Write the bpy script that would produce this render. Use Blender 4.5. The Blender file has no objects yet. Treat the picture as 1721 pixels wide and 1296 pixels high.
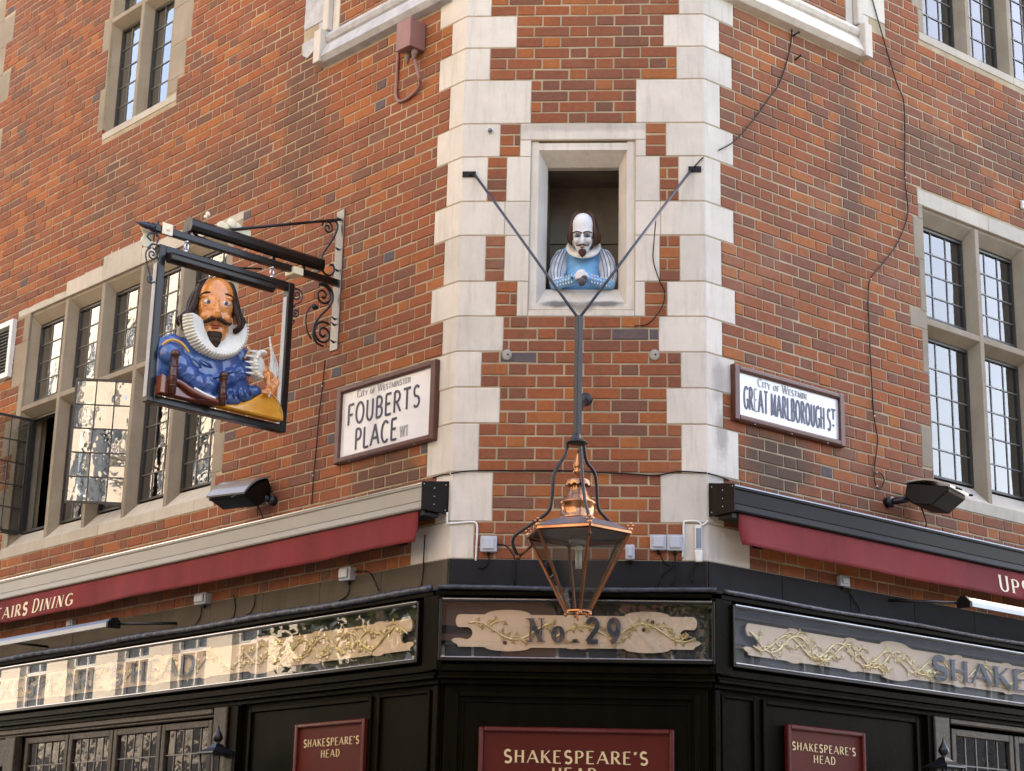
import bpy, bmesh, math, random
from mathutils import Vector, Matrix

random.seed(7)
R_ = math.radians
sc = bpy.context.scene
COL = sc.collection

# ---------------------------------------------------------------- camera
cam_d = bpy.data.cameras.new("camera")
cam_d.sensor_fit = 'HORIZONTAL'
cam_d.sensor_width = 36.0
cam_d.lens = 3006.58 * 36.0 / 1721.0
cam_d.clip_start = 0.1
cam_d.clip_end = 500.0
cam = bpy.data.objects.new("camera", cam_d)
COL.objects.link(cam)
pitch, yaw, roll = 0.2809939, -0.0725443, 0.0239798
cy, sy, cp, sp = math.cos(yaw), math.sin(yaw), math.cos(pitch), math.sin(pitch)
fw = Vector((sy * cp, cy * cp, sp))
rt = Vector((cy, -sy, 0.0))
up = rt.cross(fw)
rt2 = rt * math.cos(roll) + up * math.sin(roll)
up2 = -rt * math.sin(roll) + up * math.cos(roll)
CAMLOC = Vector((1.0956, -10.3276, 1.6))
m3 = Matrix((rt2, up2, -fw)).transposed()
cam.matrix_world = Matrix.Translation(CAMLOC) @ m3.to_4x4()
sc.camera = cam

# ---------------------------------------------------------------- light
SUN_AZ = Vector((0.70, 0.714, 0.0)).normalized()      # horizontal direction towards the sun (behind the pub)
SUN_EL = R_(52)
world = bpy.data.worlds.new("World")
sc.world = world
world.use_nodes = True
wn = world.node_tree.nodes
wl = world.node_tree.links
wn.clear()
sky = wn.new("ShaderNodeTexSky")
sky.sky_type = 'NISHITA'
sky.sun_disc = False
sky.sun_elevation = SUN_EL
sky.sun_rotation = math.atan2(SUN_AZ.x, SUN_AZ.y)
sky.air_density = 1.0
sky.dust_density = 0.7
sky.ozone_density = 0.3
bg = wn.new("ShaderNodeBackground")
bg.inputs['Strength'].default_value = 0.15
wo = wn.new("ShaderNodeOutputWorld")
wl.new(sky.outputs[0], bg.inputs['Color'])
wl.new(bg.outputs[0], wo.inputs['Surface'])
sun_d = bpy.data.lights.new("sun", 'SUN')
sun_d.energy = 2.6
sun_d.angle = R_(0.5)
sun_d.color = (1.0, 0.93, 0.82)
sun = bpy.data.objects.new("sun", sun_d)
COL.objects.link(sun)
sdir = Vector((SUN_AZ.x * math.cos(SUN_EL), SUN_AZ.y * math.cos(SUN_EL), math.sin(SUN_EL)))
sun.rotation_euler = sdir.to_track_quat('Z', 'Y').to_euler()
sc.view_settings.view_transform = 'Standard'
sc.view_settings.look = 'None'
sc.view_settings.gamma = 1.0
sc.view_settings.exposure = 2.71
sc.view_settings.use_white_balance = True
sc.view_settings.white_balance_temperature = 8700
sc.view_settings.white_balance_tint = 18
sc.view_settings.use_curve_mapping = False

# ---------------------------------------------------------------- wall frames
WID = 1.5083
AL, BR = 0.756917, 0.746871


class Frame:
    """s along the wall away from the corner, z up, o outwards from the face"""
    def __init__(self, O, t, n, rz, sgn):
        self.O, self.t, self.n, self.rz, self.sgn = Vector(O), Vector(t), Vector(n), rz, sgn

    def P(self, s, z, o=0.0):
        return self.O + self.t * s + self.n * o + Vector((0, 0, z))


FL = Frame((0, 0, 0), (-math.cos(AL), math.sin(AL), 0), (-math.sin(AL), -math.cos(AL), 0), -AL, -1)
FC = Frame((0, 0, 0), (1, 0, 0), (0, -1, 0), 0.0, 1)
FR = Frame((WID, 0, 0), (math.cos(BR), math.sin(BR), 0), (math.sin(BR), -math.cos(BR), 0), BR, 1)
# the plane of the hanging sign, square to the left wall: s -> distance from the wall, o -> towards the corner
SGS = 1.225
FS = Frame(FL.P(SGS, 0), FL.n, -FL.t, -AL, -1)

# ---------------------------------------------------------------- materials
MATS = {}


def new_mat(name):
    m = bpy.data.materials.new(name)
    m.use_nodes = True
    nt = m.node_tree
    return m, nt, nt.nodes['Principled BSDF']


def N(nt, typ, **kw):
    n = nt.nodes.new(typ)
    for k, v in kw.items():
        if k.startswith('i_'):
            n.inputs[k[2:].replace('_', ' ')].default_value = v
        else:
            setattr(n, k, v)
    return n


def mixrgb(nt, fac, a, b, mode='MIX'):
    n = nt.nodes.new('ShaderNodeMix')
    n.data_type = 'RGBA'
    n.blend_type = mode
    for sock, v in ((n.inputs[0], fac), (n.inputs[6], a), (n.inputs[7], b)):
        if isinstance(v, (int, float)):
            sock.default_value = v
        elif isinstance(v, tuple):
            sock.default_value = (*v, 1.0)
        else:
            nt.links.new(v, sock)
    return n.outputs[2]


def mth(nt, op, a, b=None, clamp=False):
    n = nt.nodes.new('ShaderNodeMath')
    n.operation = op
    n.use_clamp = clamp
    for i, v in enumerate((a, b)):
        if v is None:
            continue
        if isinstance(v, (int, float)):
            n.inputs[i].default_value = v
        else:
            nt.links.new(v, n.inputs[i])
    return n.outputs[0]


def noise(nt, scale, detail=4, rough=0.55, vec=None, stretch=None):
    n = nt.nodes.new('ShaderNodeTexNoise')
    n.inputs['Scale'].default_value = scale
    n.inputs['Detail'].default_value = detail
    n.inputs['Roughness'].default_value = rough
    if vec is None:
        g = nt.nodes.new('ShaderNodeNewGeometry')
        vec = g.outputs['Position']
    if stretch:
        mp = nt.nodes.new('ShaderNodeMapping')
        mp.inputs['Scale'].default_value = stretch
        nt.links.new(vec, mp.inputs['Vector'])
        vec = mp.outputs[0]
    nt.links.new(vec, n.inputs['Vector'])
    return n.outputs['Fac']


def ramp(nt, fac, stops):
    r = nt.nodes.new('ShaderNodeValToRGB')
    e = r.color_ramp.elements
    while len(e) > 1:
        e.remove(e[-1])
    e[0].position = stops[0][0]
    e[0].color = (*stops[0][1], 1)
    for p_, c_ in stops[1:]:
        x = e.new(p_)
        x.color = (*c_, 1)
    nt.links.new(fac, r.inputs[0])
    return r.outputs[0]


def bump(nt, bs, h, strength=0.3, dist=0.01):
    b = nt.nodes.new('ShaderNodeBump')
    b.inputs['Strength'].default_value = strength
    b.inputs['Distance'].default_value = dist
    nt.links.new(h, b.inputs['Height'])
    nt.links.new(b.outputs[0], bs.inputs['Normal'])


def simple(name, c1, c2=None, rough=0.6, metal=0.0, ns=6, bmp=0.0, bs=60, coat=0.0, rvar=0.0, spec=None, streak=False):
    """surface with two tones of grain, optional relief"""
    if name in MATS:
        return MATS[name]
    m, nt, b = new_mat(name)
    c2 = c2 or tuple(x * 0.8 for x in c1)
    f = noise(nt, ns, 6, 0.6, stretch=(1, 1, 0.15) if streak else None)
    f = mth(nt, 'MULTIPLY_ADD', f, 2.2)
    f.node.inputs[2].default_value = -0.6
    f.node.use_clamp = True
    nt.links.new(mixrgb(nt, f, c2, c1), b.inputs['Base Color'])
    b.inputs['Roughness'].default_value = rough
    if rvar:
        fr = noise(nt, ns * 3, 5)
        r = mth(nt, 'MULTIPLY_ADD', fr, rvar * 2)
        r.node.inputs[2].default_value = rough - rvar
        nt.links.new(r, b.inputs['Roughness'])
    b.inputs['Metallic'].default_value = metal
    if coat:
        b.inputs['Coat Weight'].default_value = coat
        b.inputs['Coat Roughness'].default_value = 0.08
    if spec is not None:
        b.inputs['Specular IOR Level'].default_value = spec
    if bmp:
        bump(nt, b, noise(nt, bs, 5, 0.6), bmp, 0.004)
    MATS[name] = m
    return m


def spot(nt, centre, rad, soft=0.5):
    """1 near the given place on the building, fading with a ragged edge"""
    g = nt.nodes.new('ShaderNodeNewGeometry')
    d = nt.nodes.new('ShaderNodeVectorMath')
    d.operation = 'SUBTRACT'
    nt.links.new(g.outputs['Position'], d.inputs[0])
    d.inputs[1].default_value = centre
    s_ = nt.nodes.new('ShaderNodeVectorMath')
    s_.operation = 'DIVIDE'
    nt.links.new(d.outputs[0], s_.inputs[0])
    s_.inputs[1].default_value = rad
    l = nt.nodes.new('ShaderNodeVectorMath')
    l.operation = 'LENGTH'
    nt.links.new(s_.outputs[0], l.inputs[0])
    ns = noise(nt, 9, 5, 0.65)
    k = mth(nt, 'ADD', l.outputs['Value'], mth(nt, 'MULTIPLY', mth(nt, 'SUBTRACT', ns, 0.5), 1.4))
    mr = nt.nodes.new('ShaderNodeMapRange')
    mr.inputs['From Min'].default_value = 1.0 + soft * 0.3
    mr.inputs['From Max'].default_value = 1.0 - soft
    nt.links.new(k, mr.inputs['Value'])
    return mr.outputs[0]


BRK = [(0.0, (0.085, 0.080, 0.095)), (0.022, (0.10, 0.085, 0.095)), (0.028, (0.160, 0.070, 0.046)), (0.10, (0.195, 0.071, 0.042)),
       (0.22, (0.225, 0.070, 0.036)), (0.55, (0.275, 0.078, 0.032)), (0.82, (0.315, 0.088, 0.030)), (1.0, (0.39, 0.122, 0.034))]


def brick_mat(name, joined):
    m, nt, b = new_mat(name)
    if joined:
        a = nt.nodes.new('ShaderNodeAttribute')
        a.attribute_name = 'tint'
        fac = a.outputs['Fac']
    else:
        a = nt.nodes.new('ShaderNodeObjectInfo')
        fac = a.outputs['Random']
    base = ramp(nt, fac, BRK)
    # firing marks and chalky wear inside each brick
    f1 = noise(nt, 28, 5, 0.7)
    c = mixrgb(nt, mth(nt, 'MULTIPLY_ADD', f1, 1.6, True), (0.70, 0.70, 0.72), (1.15, 1.14, 1.12))
    c.node.inputs[0].links[0].from_node.inputs[2].default_value = -0.3
    c = mixrgb(nt, 1.0, base, c, 'MULTIPLY')
    f2 = noise(nt, 90, 3, 0.6)
    w = mth(nt, 'MULTIPLY_ADD', f2, 3.0, True)
    w.node.inputs[2].default_value = -1.75
    c = mixrgb(nt, mth(nt, 'MULTIPLY', w, 0.5), c, (0.30, 0.20, 0.14))
    # broad weathering
    f3 = noise(nt, 0.9, 5, 0.6)
    g3 = mth(nt, 'MULTIPLY_ADD', f3, 2.6, True)
    g3.node.inputs[2].default_value = -0.95
    c = mixrgb(nt, mth(nt, 'MULTIPLY', g3, 0.38), c, (0.15, 0.075, 0.05))
    f4 = noise(nt, 2.2, 6, 0.65, stretch=(2.5, 2.5, 0.25))
    g4 = mth(nt, 'MULTIPLY_ADD', f4, 4.0, True)
    g4.node.inputs[2].default_value = -2.1
    c = mixrgb(nt, mth(nt, 'MULTIPLY', g4, 0.45), c, (0.11, 0.065, 0.05))
    f5 = noise(nt, 1.6, 5, 0.6)
    g5 = mth(nt, 'MULTIPLY_ADD', f5, 4.0, True)
    g5.node.inputs[2].default_value = -2.2
    c = mixrgb(nt, mth(nt, 'MULTIPLY', g5, 0.22), c, (0.42, 0.27, 0.19))
    # soot patches with a shape of their own
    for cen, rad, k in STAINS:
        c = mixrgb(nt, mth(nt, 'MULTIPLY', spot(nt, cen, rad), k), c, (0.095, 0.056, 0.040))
    nt.links.new(c, b.inputs['Base Color'])
    b.inputs['Roughness'].default_value = 0.85
    b.inputs['Specular IOR Level'].default_value = 0.3
    bump(nt, b, mth(nt, 'ADD', noise(nt, 130, 5, 0.7), mth(nt, 'MULTIPLY', noise(nt, 35, 3), 1.2)), 0.55, 0.004)
    return m


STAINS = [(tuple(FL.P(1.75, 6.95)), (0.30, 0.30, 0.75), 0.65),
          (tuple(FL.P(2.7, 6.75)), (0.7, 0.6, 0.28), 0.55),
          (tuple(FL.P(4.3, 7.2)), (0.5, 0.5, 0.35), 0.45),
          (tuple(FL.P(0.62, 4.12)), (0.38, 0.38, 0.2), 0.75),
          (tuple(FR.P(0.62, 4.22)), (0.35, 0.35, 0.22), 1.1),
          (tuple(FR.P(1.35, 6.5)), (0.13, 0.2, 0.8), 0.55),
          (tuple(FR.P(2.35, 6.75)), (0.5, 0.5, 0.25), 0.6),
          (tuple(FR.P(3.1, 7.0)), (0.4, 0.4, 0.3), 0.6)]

M = {}
M['brick'] = brick_mat('fired_clay_brick', False)
M['brickj'] = brick_mat('fired_clay_brick_joined', True)


def stone_mat(name, c1, c2, dirt, dcol, blot=0.0):
    m, nt, b = new_mat(name)
    a = noise(nt, 3.5, 6, 0.65)
    a2 = mth(nt, 'MULTIPLY_ADD', a, 2.0, True)
    a2.node.inputs[2].default_value = -0.5
    c = mixrgb(nt, a2, c2, c1)
    st = noise(nt, 7, 6, 0.7, stretch=(3.0, 3.0, 0.35))
    s2 = mth(nt, 'MULTIPLY_ADD', st, 3.5, True)
    s2.node.inputs[2].default_value = -1.75
    c = mixrgb(nt, mth(nt, 'MULTIPLY', s2, dirt), c, dcol)
    sp_ = noise(nt, 70, 4, 0.7)
    s3 = mth(nt, 'MULTIPLY_ADD', sp_, 6.0, True)
    s3.node.inputs[2].default_value = -3.9
    c = mixrgb(nt, mth(nt, 'MULTIPLY', s3, dirt * 1.5), c, tuple(x * 0.6 for x in dcol))
    oi = nt.nodes.new('ShaderNodeObjectInfo')
    vv = mth(nt, 'MULTIPLY_ADD', oi.outputs['Random'], 0.16)
    vv.node.inputs[2].default_value = 0.88
    cb = nt.nodes.new('ShaderNodeCombineColor')
    for i_ in range(3):
        nt.links.new(vv, cb.inputs[i_])
    c = mixrgb(nt, 1.0, c, cb.outputs[0], 'MULTIPLY')
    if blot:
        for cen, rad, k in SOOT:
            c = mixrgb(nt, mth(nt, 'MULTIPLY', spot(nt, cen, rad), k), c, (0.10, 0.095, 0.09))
    nt.links.new(c, b.inputs['Base Color'])
    b.inputs['Roughness'].default_value = 0.85
    b.inputs['Specular IOR Level'].default_value = 0.3
    bump(nt, b, mth(nt, 'ADD', noise(nt, 150, 5, 0.7), noise(nt, 20, 4)), 0.25, 0.004)
    return m


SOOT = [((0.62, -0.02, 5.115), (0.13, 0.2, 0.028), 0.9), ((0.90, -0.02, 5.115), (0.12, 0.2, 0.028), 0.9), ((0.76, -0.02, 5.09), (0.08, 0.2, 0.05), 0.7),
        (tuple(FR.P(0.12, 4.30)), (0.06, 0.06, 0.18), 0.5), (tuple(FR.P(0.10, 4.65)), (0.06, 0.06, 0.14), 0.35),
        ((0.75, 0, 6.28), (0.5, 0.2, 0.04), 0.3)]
M['stone'] = stone_mat('portland_stone', (0.66, 0.605, 0.535), (0.52, 0.47, 0.41), 0.50, (0.31, 0.28, 0.25), 1)
M['wstone'] = stone_mat('weathered_limestone', (0.33, 0.28, 0.215), (0.23, 0.185, 0.135), 0.45, (0.20, 0.155, 0.11))
M['sillstone'] = stone_mat('washed_limestone', (0.52, 0.47, 0.40), (0.40, 0.355, 0.295), 0.4, (0.24, 0.21, 0.18))
M['mortar'] = simple('lime_mortar', (0.44, 0.35, 0.235), (0.25, 0.195, 0.13), 0.95, ns=5, bmp=0.5, bs=120)
M['brownstone'] = stone_mat('grimy_stone', (0.105, 0.083, 0.062), (0.065, 0.05, 0.036), 0.5, (0.05, 0.042, 0.035))
M['blackstone'] = stone_mat('black_painted_stone', (0.013, 0.0125, 0.015), (0.007, 0.007, 0.008), 0.3, (0.028, 0.027, 0.028))
M['lead'] = simple('lead_flashing', (0.075, 0.08, 0.10), (0.02, 0.021, 0.026), 0.38, 0.35, ns=25, bmp=0.8, bs=45, rvar=0.12)
M['blackmetal'] = simple('black_gloss_metal', (0.006, 0.005, 0.0045), (0.003, 0.003, 0.003), 0.3, 0.0, coat=0.15, spec=0.35, bmp=0.05)
M['iron'] = simple('painted_ironwork', (0.014, 0.014, 0.018), (0.006, 0.006, 0.008), 0.32, 0.15, ns=30, bmp=0.25, bs=90)
M['matblack'] = simple('dull_black_plastic', (0.0045, 0.0035, 0.003), (0.003, 0.0025, 0.002), 0.5, spec=0.25)
M['bluewire'] = simple('blue_black_rod', (0.04, 0.048, 0.075), (0.022, 0.026, 0.04), 0.4, 0.3)
M['wood'] = simple('dark_varnished_timber', (0.0065, 0.0045, 0.0016), (0.0022, 0.0013, 0.0007), 0.34, ns=8, bmp=0.25, bs=35, streak=True, rvar=0.08, spec=0.04)
M['oldwood'] = simple('weathered_carved_oak', (0.065, 0.046, 0.028), (0.014, 0.009, 0.006), 0.55, ns=22, bmp=0.9, bs=40)
M['redbrownframe'] = simple('red_brown_painted_timber', (0.115, 0.035, 0.022), (0.065, 0.02, 0.014), 0.4, ns=15, bmp=0.3, bs=60)
M['enamel'] = simple('white_enamel_plate', (0.74, 0.735, 0.74), (0.66, 0.66, 0.66), 0.18, ns=5, coat=0.5)
M['navytext'] = simple('navy_lettering', (0.022, 0.024, 0.06), (0.03, 0.03, 0.07), 0.35)
M['fadedtext'] = simple('faded_grey_lettering', (0.36, 0.36, 0.36), (0.24, 0.24, 0.25), 0.5, ns=25)
M['cloth'] = simple('burgundy_canvas', (0.215, 0.019, 0.021), (0.125, 0.010, 0.012), 0.9, ns=4, bmp=0.6, bs=9, streak=True)
M['cream'] = simple('cream_lettering', (0.75, 0.66, 0.48), (0.70, 0.60, 0.43), 0.6)
M['casreflbeige'] = simple('beige_painted_reflection', (0.27, 0.252, 0.225), (0.245, 0.23, 0.205), 0.42, ns=2)  # bright facade reflection painted in as beige; the casing itself is dark like casdark
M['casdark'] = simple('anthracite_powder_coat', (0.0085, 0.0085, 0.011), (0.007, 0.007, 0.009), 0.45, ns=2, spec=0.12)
M['darkcap'] = simple('dark_brown_end_cap', (0.011, 0.007, 0.005), (0.008, 0.0055, 0.004), 0.5, spec=0.12)
M['steel'] = simple('brushed_steel', (0.24, 0.25, 0.27), (0.18, 0.19, 0.21), 0.35, 1.0, ns=3)
M['chrome'] = simple('polished_edge_trim', (0.60, 0.62, 0.68), (0.5, 0.52, 0.58), 0.16, 1.0)
M['greybox'] = simple('pale_grey_plastic', (0.42, 0.45, 0.50), (0.38, 0.40, 0.45), 0.45)
M['whiteplastic'] = simple('white_plastic', (0.72, 0.72, 0.70), (0.62, 0.62, 0.60), 0.4)
M['pinkbrown'] = simple('brown_painted_box', (0.28, 0.125, 0.105), (0.22, 0.095, 0.08), 0.5, ns=8, bmp=0.1)
M['pinkgrey'] = simple('brown_cable_gland', (0.27, 0.19, 0.165), (0.2, 0.13, 0.11), 0.5)
M['copper'] = simple('burnished_copper', (0.62, 0.30, 0.16), (0.30, 0.125, 0.065), 0.24, 1.0, ns=10, bmp=0.04, bs=30, rvar=0.08)
M['oldcopper'] = simple('browned_copper', (0.20, 0.075, 0.03), (0.11, 0.042, 0.02), 0.38, 0.7, ns=16, bmp=0.2, bs=50)
M['greymetal'] = simple('grey_zinc', (0.26, 0.28, 0.33), (0.2, 0.21, 0.25), 0.35, 0.7, ns=9)
M['gold'] = simple('gilded_relief', (0.88, 0.72, 0.42), (0.66, 0.50, 0.24), 0.30, 0.7, ns=20, bmp=0.3, bs=60)
M['tan'] = simple('tan_sign_board', (0.74, 0.54, 0.38), (0.68, 0.50, 0.35), 0.5, ns=3)
M['board'] = simple('black_sign_backing', (0.012, 0.012, 0.013), (0.008, 0.008, 0.009), 0.5)
M['metalletter'] = simple('dark_metal_letter', (0.075, 0.09, 0.115), (0.045, 0.055, 0.07), 0.3, 0.5)
M['poster'] = simple('maroon_poster_board', (0.085, 0.0065, 0.002), (0.068, 0.005, 0.0015), 0.55, spec=0.2, ns=3)
M['posterframe'] = simple('maroon_gloss_frame', (0.10, 0.012, 0.010), (0.08, 0.009, 0.008), 0.25, coat=0.5)
M['goldtext'] = simple('pale_gold_lettering', (0.62, 0.48, 0.27), (0.55, 0.42, 0.22), 0.5)
M['nichewood'] = simple('dark_niche_lining', (0.24, 0.19, 0.14), (0.14, 0.11, 0.08), 0.75, ns=6, bmp=0.4)
M['casementiron'] = simple('casement_iron', (0.028, 0.026, 0.024), (0.05, 0.045, 0.04), 0.45, 0.2, ns=30)
M['came'] = simple('lead_came', (0.17, 0.16, 0.15), (0.11, 0.105, 0.10), 0.45, 0.4, ns=30)
M['interior'] = simple('dark_room_wall', (0.020, 0.014, 0.010), (0.012, 0.009, 0.007), 0.9)
M['render'] = simple('cream_render', (0.72, 0.67, 0.58), (0.62, 0.57, 0.49), 0.9, ns=4)
M['greyrender'] = simple('grey_stone_cladding', (0.27, 0.30, 0.36), (0.19, 0.22, 0.27), 0.9, ns=2)
M['asphalt'] = simple('asphalt', (0.055, 0.055, 0.056), (0.04, 0.04, 0.041), 0.9, ns=3, bmp=0.4)
M['paving'] = simple('paving_stone', (0.11, 0.105, 0.10), (0.08, 0.076, 0.07), 0.9, ns=2, bmp=0.2)
M['leaf'] = simple('green_leaves', (0.075, 0.11, 0.02), (0.03, 0.06, 0.012), 0.5, ns=2)
M['bark'] = simple('bark', (0.10, 0.08, 0.06), (0.06, 0.05, 0.04), 0.9, ns=8, bmp=0.6)
M['roof'] = simple('slate_roof', (0.08, 0.08, 0.09), (0.06, 0.06, 0.065), 0.7)


def glass_mat(name, refl, tint=(0.92, 0.95, 0.95), wob=0.08, ws=5.0):
    m, nt, b = new_mat(name)
    nt.nodes.remove(b)
    out = nt.nodes['Material Output']
    tr = nt.nodes.new('ShaderNodeBsdfTransparent')
    tr.inputs[0].default_value = (*tint, 1)
    gl = nt.nodes.new('ShaderNodeBsdfGlossy')
    gl.inputs['Roughness'].default_value = 0.0
    lw = nt.nodes.new('ShaderNodeLayerWeight')
    lw.inputs['Blend'].default_value = 0.5
    f5 = mth(nt, 'MULTIPLY_ADD', mth(nt, 'POWER', lw.outputs['Facing'], 5.0), 0.95)
    f5.node.inputs[2].default_value = 0.043
    k = mth(nt, 'MULTIPLY', f5, refl, True)
    bp = nt.nodes.new('ShaderNodeBump')
    bp.inputs['Strength'].default_value = wob
    bp.inputs['Distance'].default_value = 0.05
    nt.links.new(noise(nt, ws, 3, 0.5), bp.inputs['Height'])
    nt.links.new(bp.outputs[0], gl.inputs['Normal'])
    mx = nt.nodes.new('ShaderNodeMixShader')
    nt.links.new(k, mx.inputs[0])
    nt.links.new(tr.outputs[0], mx.inputs[1])
    nt.links.new(gl.outputs[0], mx.inputs[2])
    nt.links.new(mx.outputs[0], out.inputs['Surface'])
    return m


M['pane'] = glass_mat('old_leaded_glass', 5.0, (0.55, 0.58, 0.6), 0.055, 3.5)
M['pane2'] = glass_mat('flat_leaded_glass', 3.7, (0.55, 0.58, 0.6), 0.035, 3.0)
M['paneopen'] = glass_mat('open_casement_glass', 7.0, (0.6, 0.62, 0.62), 0.045, 4.0)
M['shopglass'] = glass_mat('shop_leaded_glass', 1.5, (0.6, 0.6, 0.6), 0.12, 6.0)
M['signglass'] = glass_mat('sign_cover_glass', 3.0, (0.95, 0.96, 0.96), 0.006, 1.2)
M['lampglass'] = glass_mat('lantern_glass', 1.1, (0.66, 0.68, 0.66), 0.02, 3.0)
M['farglass'] = simple('far_window_glass', (0.10, 0.13, 0.16), (0.06, 0.08, 0.10), 0.08)
# painted carving
for nm, c1, c2 in (('skin', (0.68, 0.25, 0.06), (0.60, 0.20, 0.045)), ('hair', (0.045, 0.022, 0.014), (0.02, 0.011, 0.008)),
                   ('bluecoat', (0.020, 0.090, 0.285), (0.013, 0.065, 0.215)), ('rufwhite', (0.80, 0.78, 0.71), (0.60, 0.58, 0.51)),
                   ('yellow', (0.72, 0.33, 0.02), (0.62, 0.22, 0.012)), ('lip', (0.33, 0.07, 0.03), (0.28, 0.05, 0.02)),
                   ('chair', (0.075, 0.022, 0.014), (0.045, 0.014, 0.01)), ('redseat', (0.19, 0.038, 0.018), (0.13, 0.025, 0.012)),
                   ('trim', (0.62, 0.33, 0.05), (0.5, 0.24, 0.03)), ('palewhite', (0.68, 0.68, 0.69), (0.56, 0.56, 0.57)),
                   ('lightblue', (0.16, 0.43, 0.70), (0.12, 0.36, 0.62)), ('bhair', (0.10, 0.045, 0.03), (0.04, 0.02, 0.015)),
                   ('eyegrey', (0.13, 0.13, 0.15), (0.10, 0.10, 0.12)), ('pupil', (0.02, 0.018, 0.02), (0.02, 0.018, 0.02))):
    M[nm] = simple('painted_' + nm, c1, c2, 0.26, ns=18, bmp=0.22 if nm not in ('pupil', 'hair', 'bhair') else 0.7, bs=26 if 'hair' not in nm else 70, coat=0.7 if nm in ('skin', 'bluecoat', 'yellow', 'chair', 'redseat', 'trim') else (0.1 if nm in ('lightblue', 'rufwhite', 'eyegrey', 'pupil') else 0.0), spec=None if 'hair' not in nm and nm not in ('palewhite', 'lightblue', 'rufwhite') else 0.15)

# ---------------------------------------------------------------- mesh helpers
class MB:
    def __init__(self):
        self.v, self.f, self.sm, self.tint = [], [], [], []

    def add(self, vs, fs, smooth=False, tint=None):
        k = len(self.v)
        self.marks = getattr(self, 'marks', []) + [(k, len(self.f))] if not getattr(self, 'nomark', False) else []
        self.v += [tuple(x) for x in vs]
        for f in fs:
            self.f.append(tuple(i + k for i in f))
            self.sm.append(smooth)
            self.tint.append(tint if tint is not None else 0.5)

    def box(self, F, s0, s1, z0, z1, o0, o1):
        self.prism(F, [(s0, z0), (s1, z0), (s1, z1), (s0, z1)], o0, o1)

    def prism(self, F, poly, o0, o1):
        n = len(poly)
        vs = [F.P(s, z, o0) for s, z in poly] + [F.P(s, z, o1) for s, z in poly]
        fs = [tuple(range(n - 1, -1, -1)), tuple(range(n, 2 * n))]
        for i in range(n):
            j = (i + 1) % n
            fs.append((i, j, n + j, n + i))
        self.add(vs, fs)

    def plan(self, F, poly, z0, z1):
        """poly of (s, o) extruded in z"""
        n = len(poly)
        vs = [F.P(s, z0, o) for s, o in poly] + [F.P(s, z1, o) for s, o in poly]
        fs = [tuple(range(n - 1, -1, -1)), tuple(range(n, 2 * n))]
        for i in range(n):
            j = (i + 1) % n
            fs.append((i, j, n + j, n + i))
        self.add(vs, fs)

    def side(self, F, poly, s0, s1):
        """poly of (o, z) extruded along s"""
        n = len(poly)
        vs = [F.P(s0, z, o) for o, z in poly] + [F.P(s1, z, o) for o, z in poly]
        fs = [tuple(range(n - 1, -1, -1)), tuple(range(n, 2 * n))]
        for i in range(n):
            j = (i + 1) % n
            fs.append((i, j, n + j, n + i))
        self.add(vs, fs)

    def tube(self, pts, r, n=8, closed=False, smooth=True, flat=1.0, upv=None):
        pts = [Vector(p) for p in pts]
        m = len(pts)
        rs = list(r) if isinstance(r, (list, tuple)) else [r] * m
        rs += [rs[-1]] * (m - len(rs))
        vs = []
        prev = None
        for i, p in enumerate(pts):
            if closed:
                d = pts[(i + 1) % m] - pts[i - 1]
            else:
                d = pts[min(i + 1, m - 1)] - pts[max(i - 1, 0)]
            d = d.normalized() if d.length > 1e-9 else Vector((0, 0, 1))
            a = Vector(upv) if upv is not None else (prev if prev is not None else (Vector((0, 0, 1)) if abs(d.z) < 0.9 else Vector((1, 0, 0))))
            u = (a - d * a.dot(d))
            u = u.normalized() if u.length > 1e-6 else d.orthogonal().normalized()
            w = d.cross(u)
            prev = u
            for k in range(n):
                th = 2 * math.pi * k / n
                vs.append(p + u * (math.cos(th) * rs[i] * flat) + w * (math.sin(th) * rs[i]))
        fs = []
        for i in range(m if closed else m - 1):
            j = (i + 1) % m
            for k in range(n):
                l = (k + 1) % n
                fs.append((i * n + k, i * n + l, j * n + l, j * n + k))
        if not closed:
            fs.append(tuple(range(n - 1, -1, -1)))
            fs.append(tuple((m - 1) * n + k for k in range(n)))
        self.add(vs, fs, smooth)

    def lathe(self, c, prof, n=24, axis=None, smooth=True, phase=0.0):
        c = Vector(c)
        vs = []
        for r, z in prof:
            for k in range(n):
                th = 2 * math.pi * k / n + phase
                q = Vector((r * math.cos(th), r * math.sin(th), z))
                if axis is not None:
                    q = axis @ q
                vs.append(c + q)
        fs = []
        for i in range(len(prof) - 1):
            for k in range(n):
                l = (k + 1) % n
                fs.append((i * n + k, i * n + l, (i + 1) * n + l, (i + 1) * n + k))
        fs.append(tuple(range(n - 1, -1, -1)))
        fs.append(tuple((len(prof) - 1) * n + k for k in range(n)))
        self.add(vs, fs, smooth)

    def ell(self, c, ax, n=14):
        """ellipsoid: centre and three axis vectors (their lengths are the radii)"""
        c = Vector(c)
        a, b, d = [Vector(x) for x in ax]
        vs, fs = [], []
        for i in range(1, n):
            ph = math.pi * i / n
            for k in range(n * 2):
                th = math.pi * k / n
                vs.append(c + a * (math.sin(ph) * math.cos(th)) + b * (math.sin(ph) * math.sin(th)) + d * math.cos(ph))
        t = len(vs)
        vs += [c + d, c - d]
        m = n * 2
        for i in range(n - 2):
            for k in range(m):
                l = (k + 1) % m
                fs.append((i * m + k, (i + 1) * m + k, (i + 1) * m + l, i * m + l))
        for k in range(m):
            l = (k + 1) % m
            fs.append((t, k, l))
            fs.append((t + 1, (n - 2) * m + l, (n - 2) * m + k))
        self.add(vs, fs, True)

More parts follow.
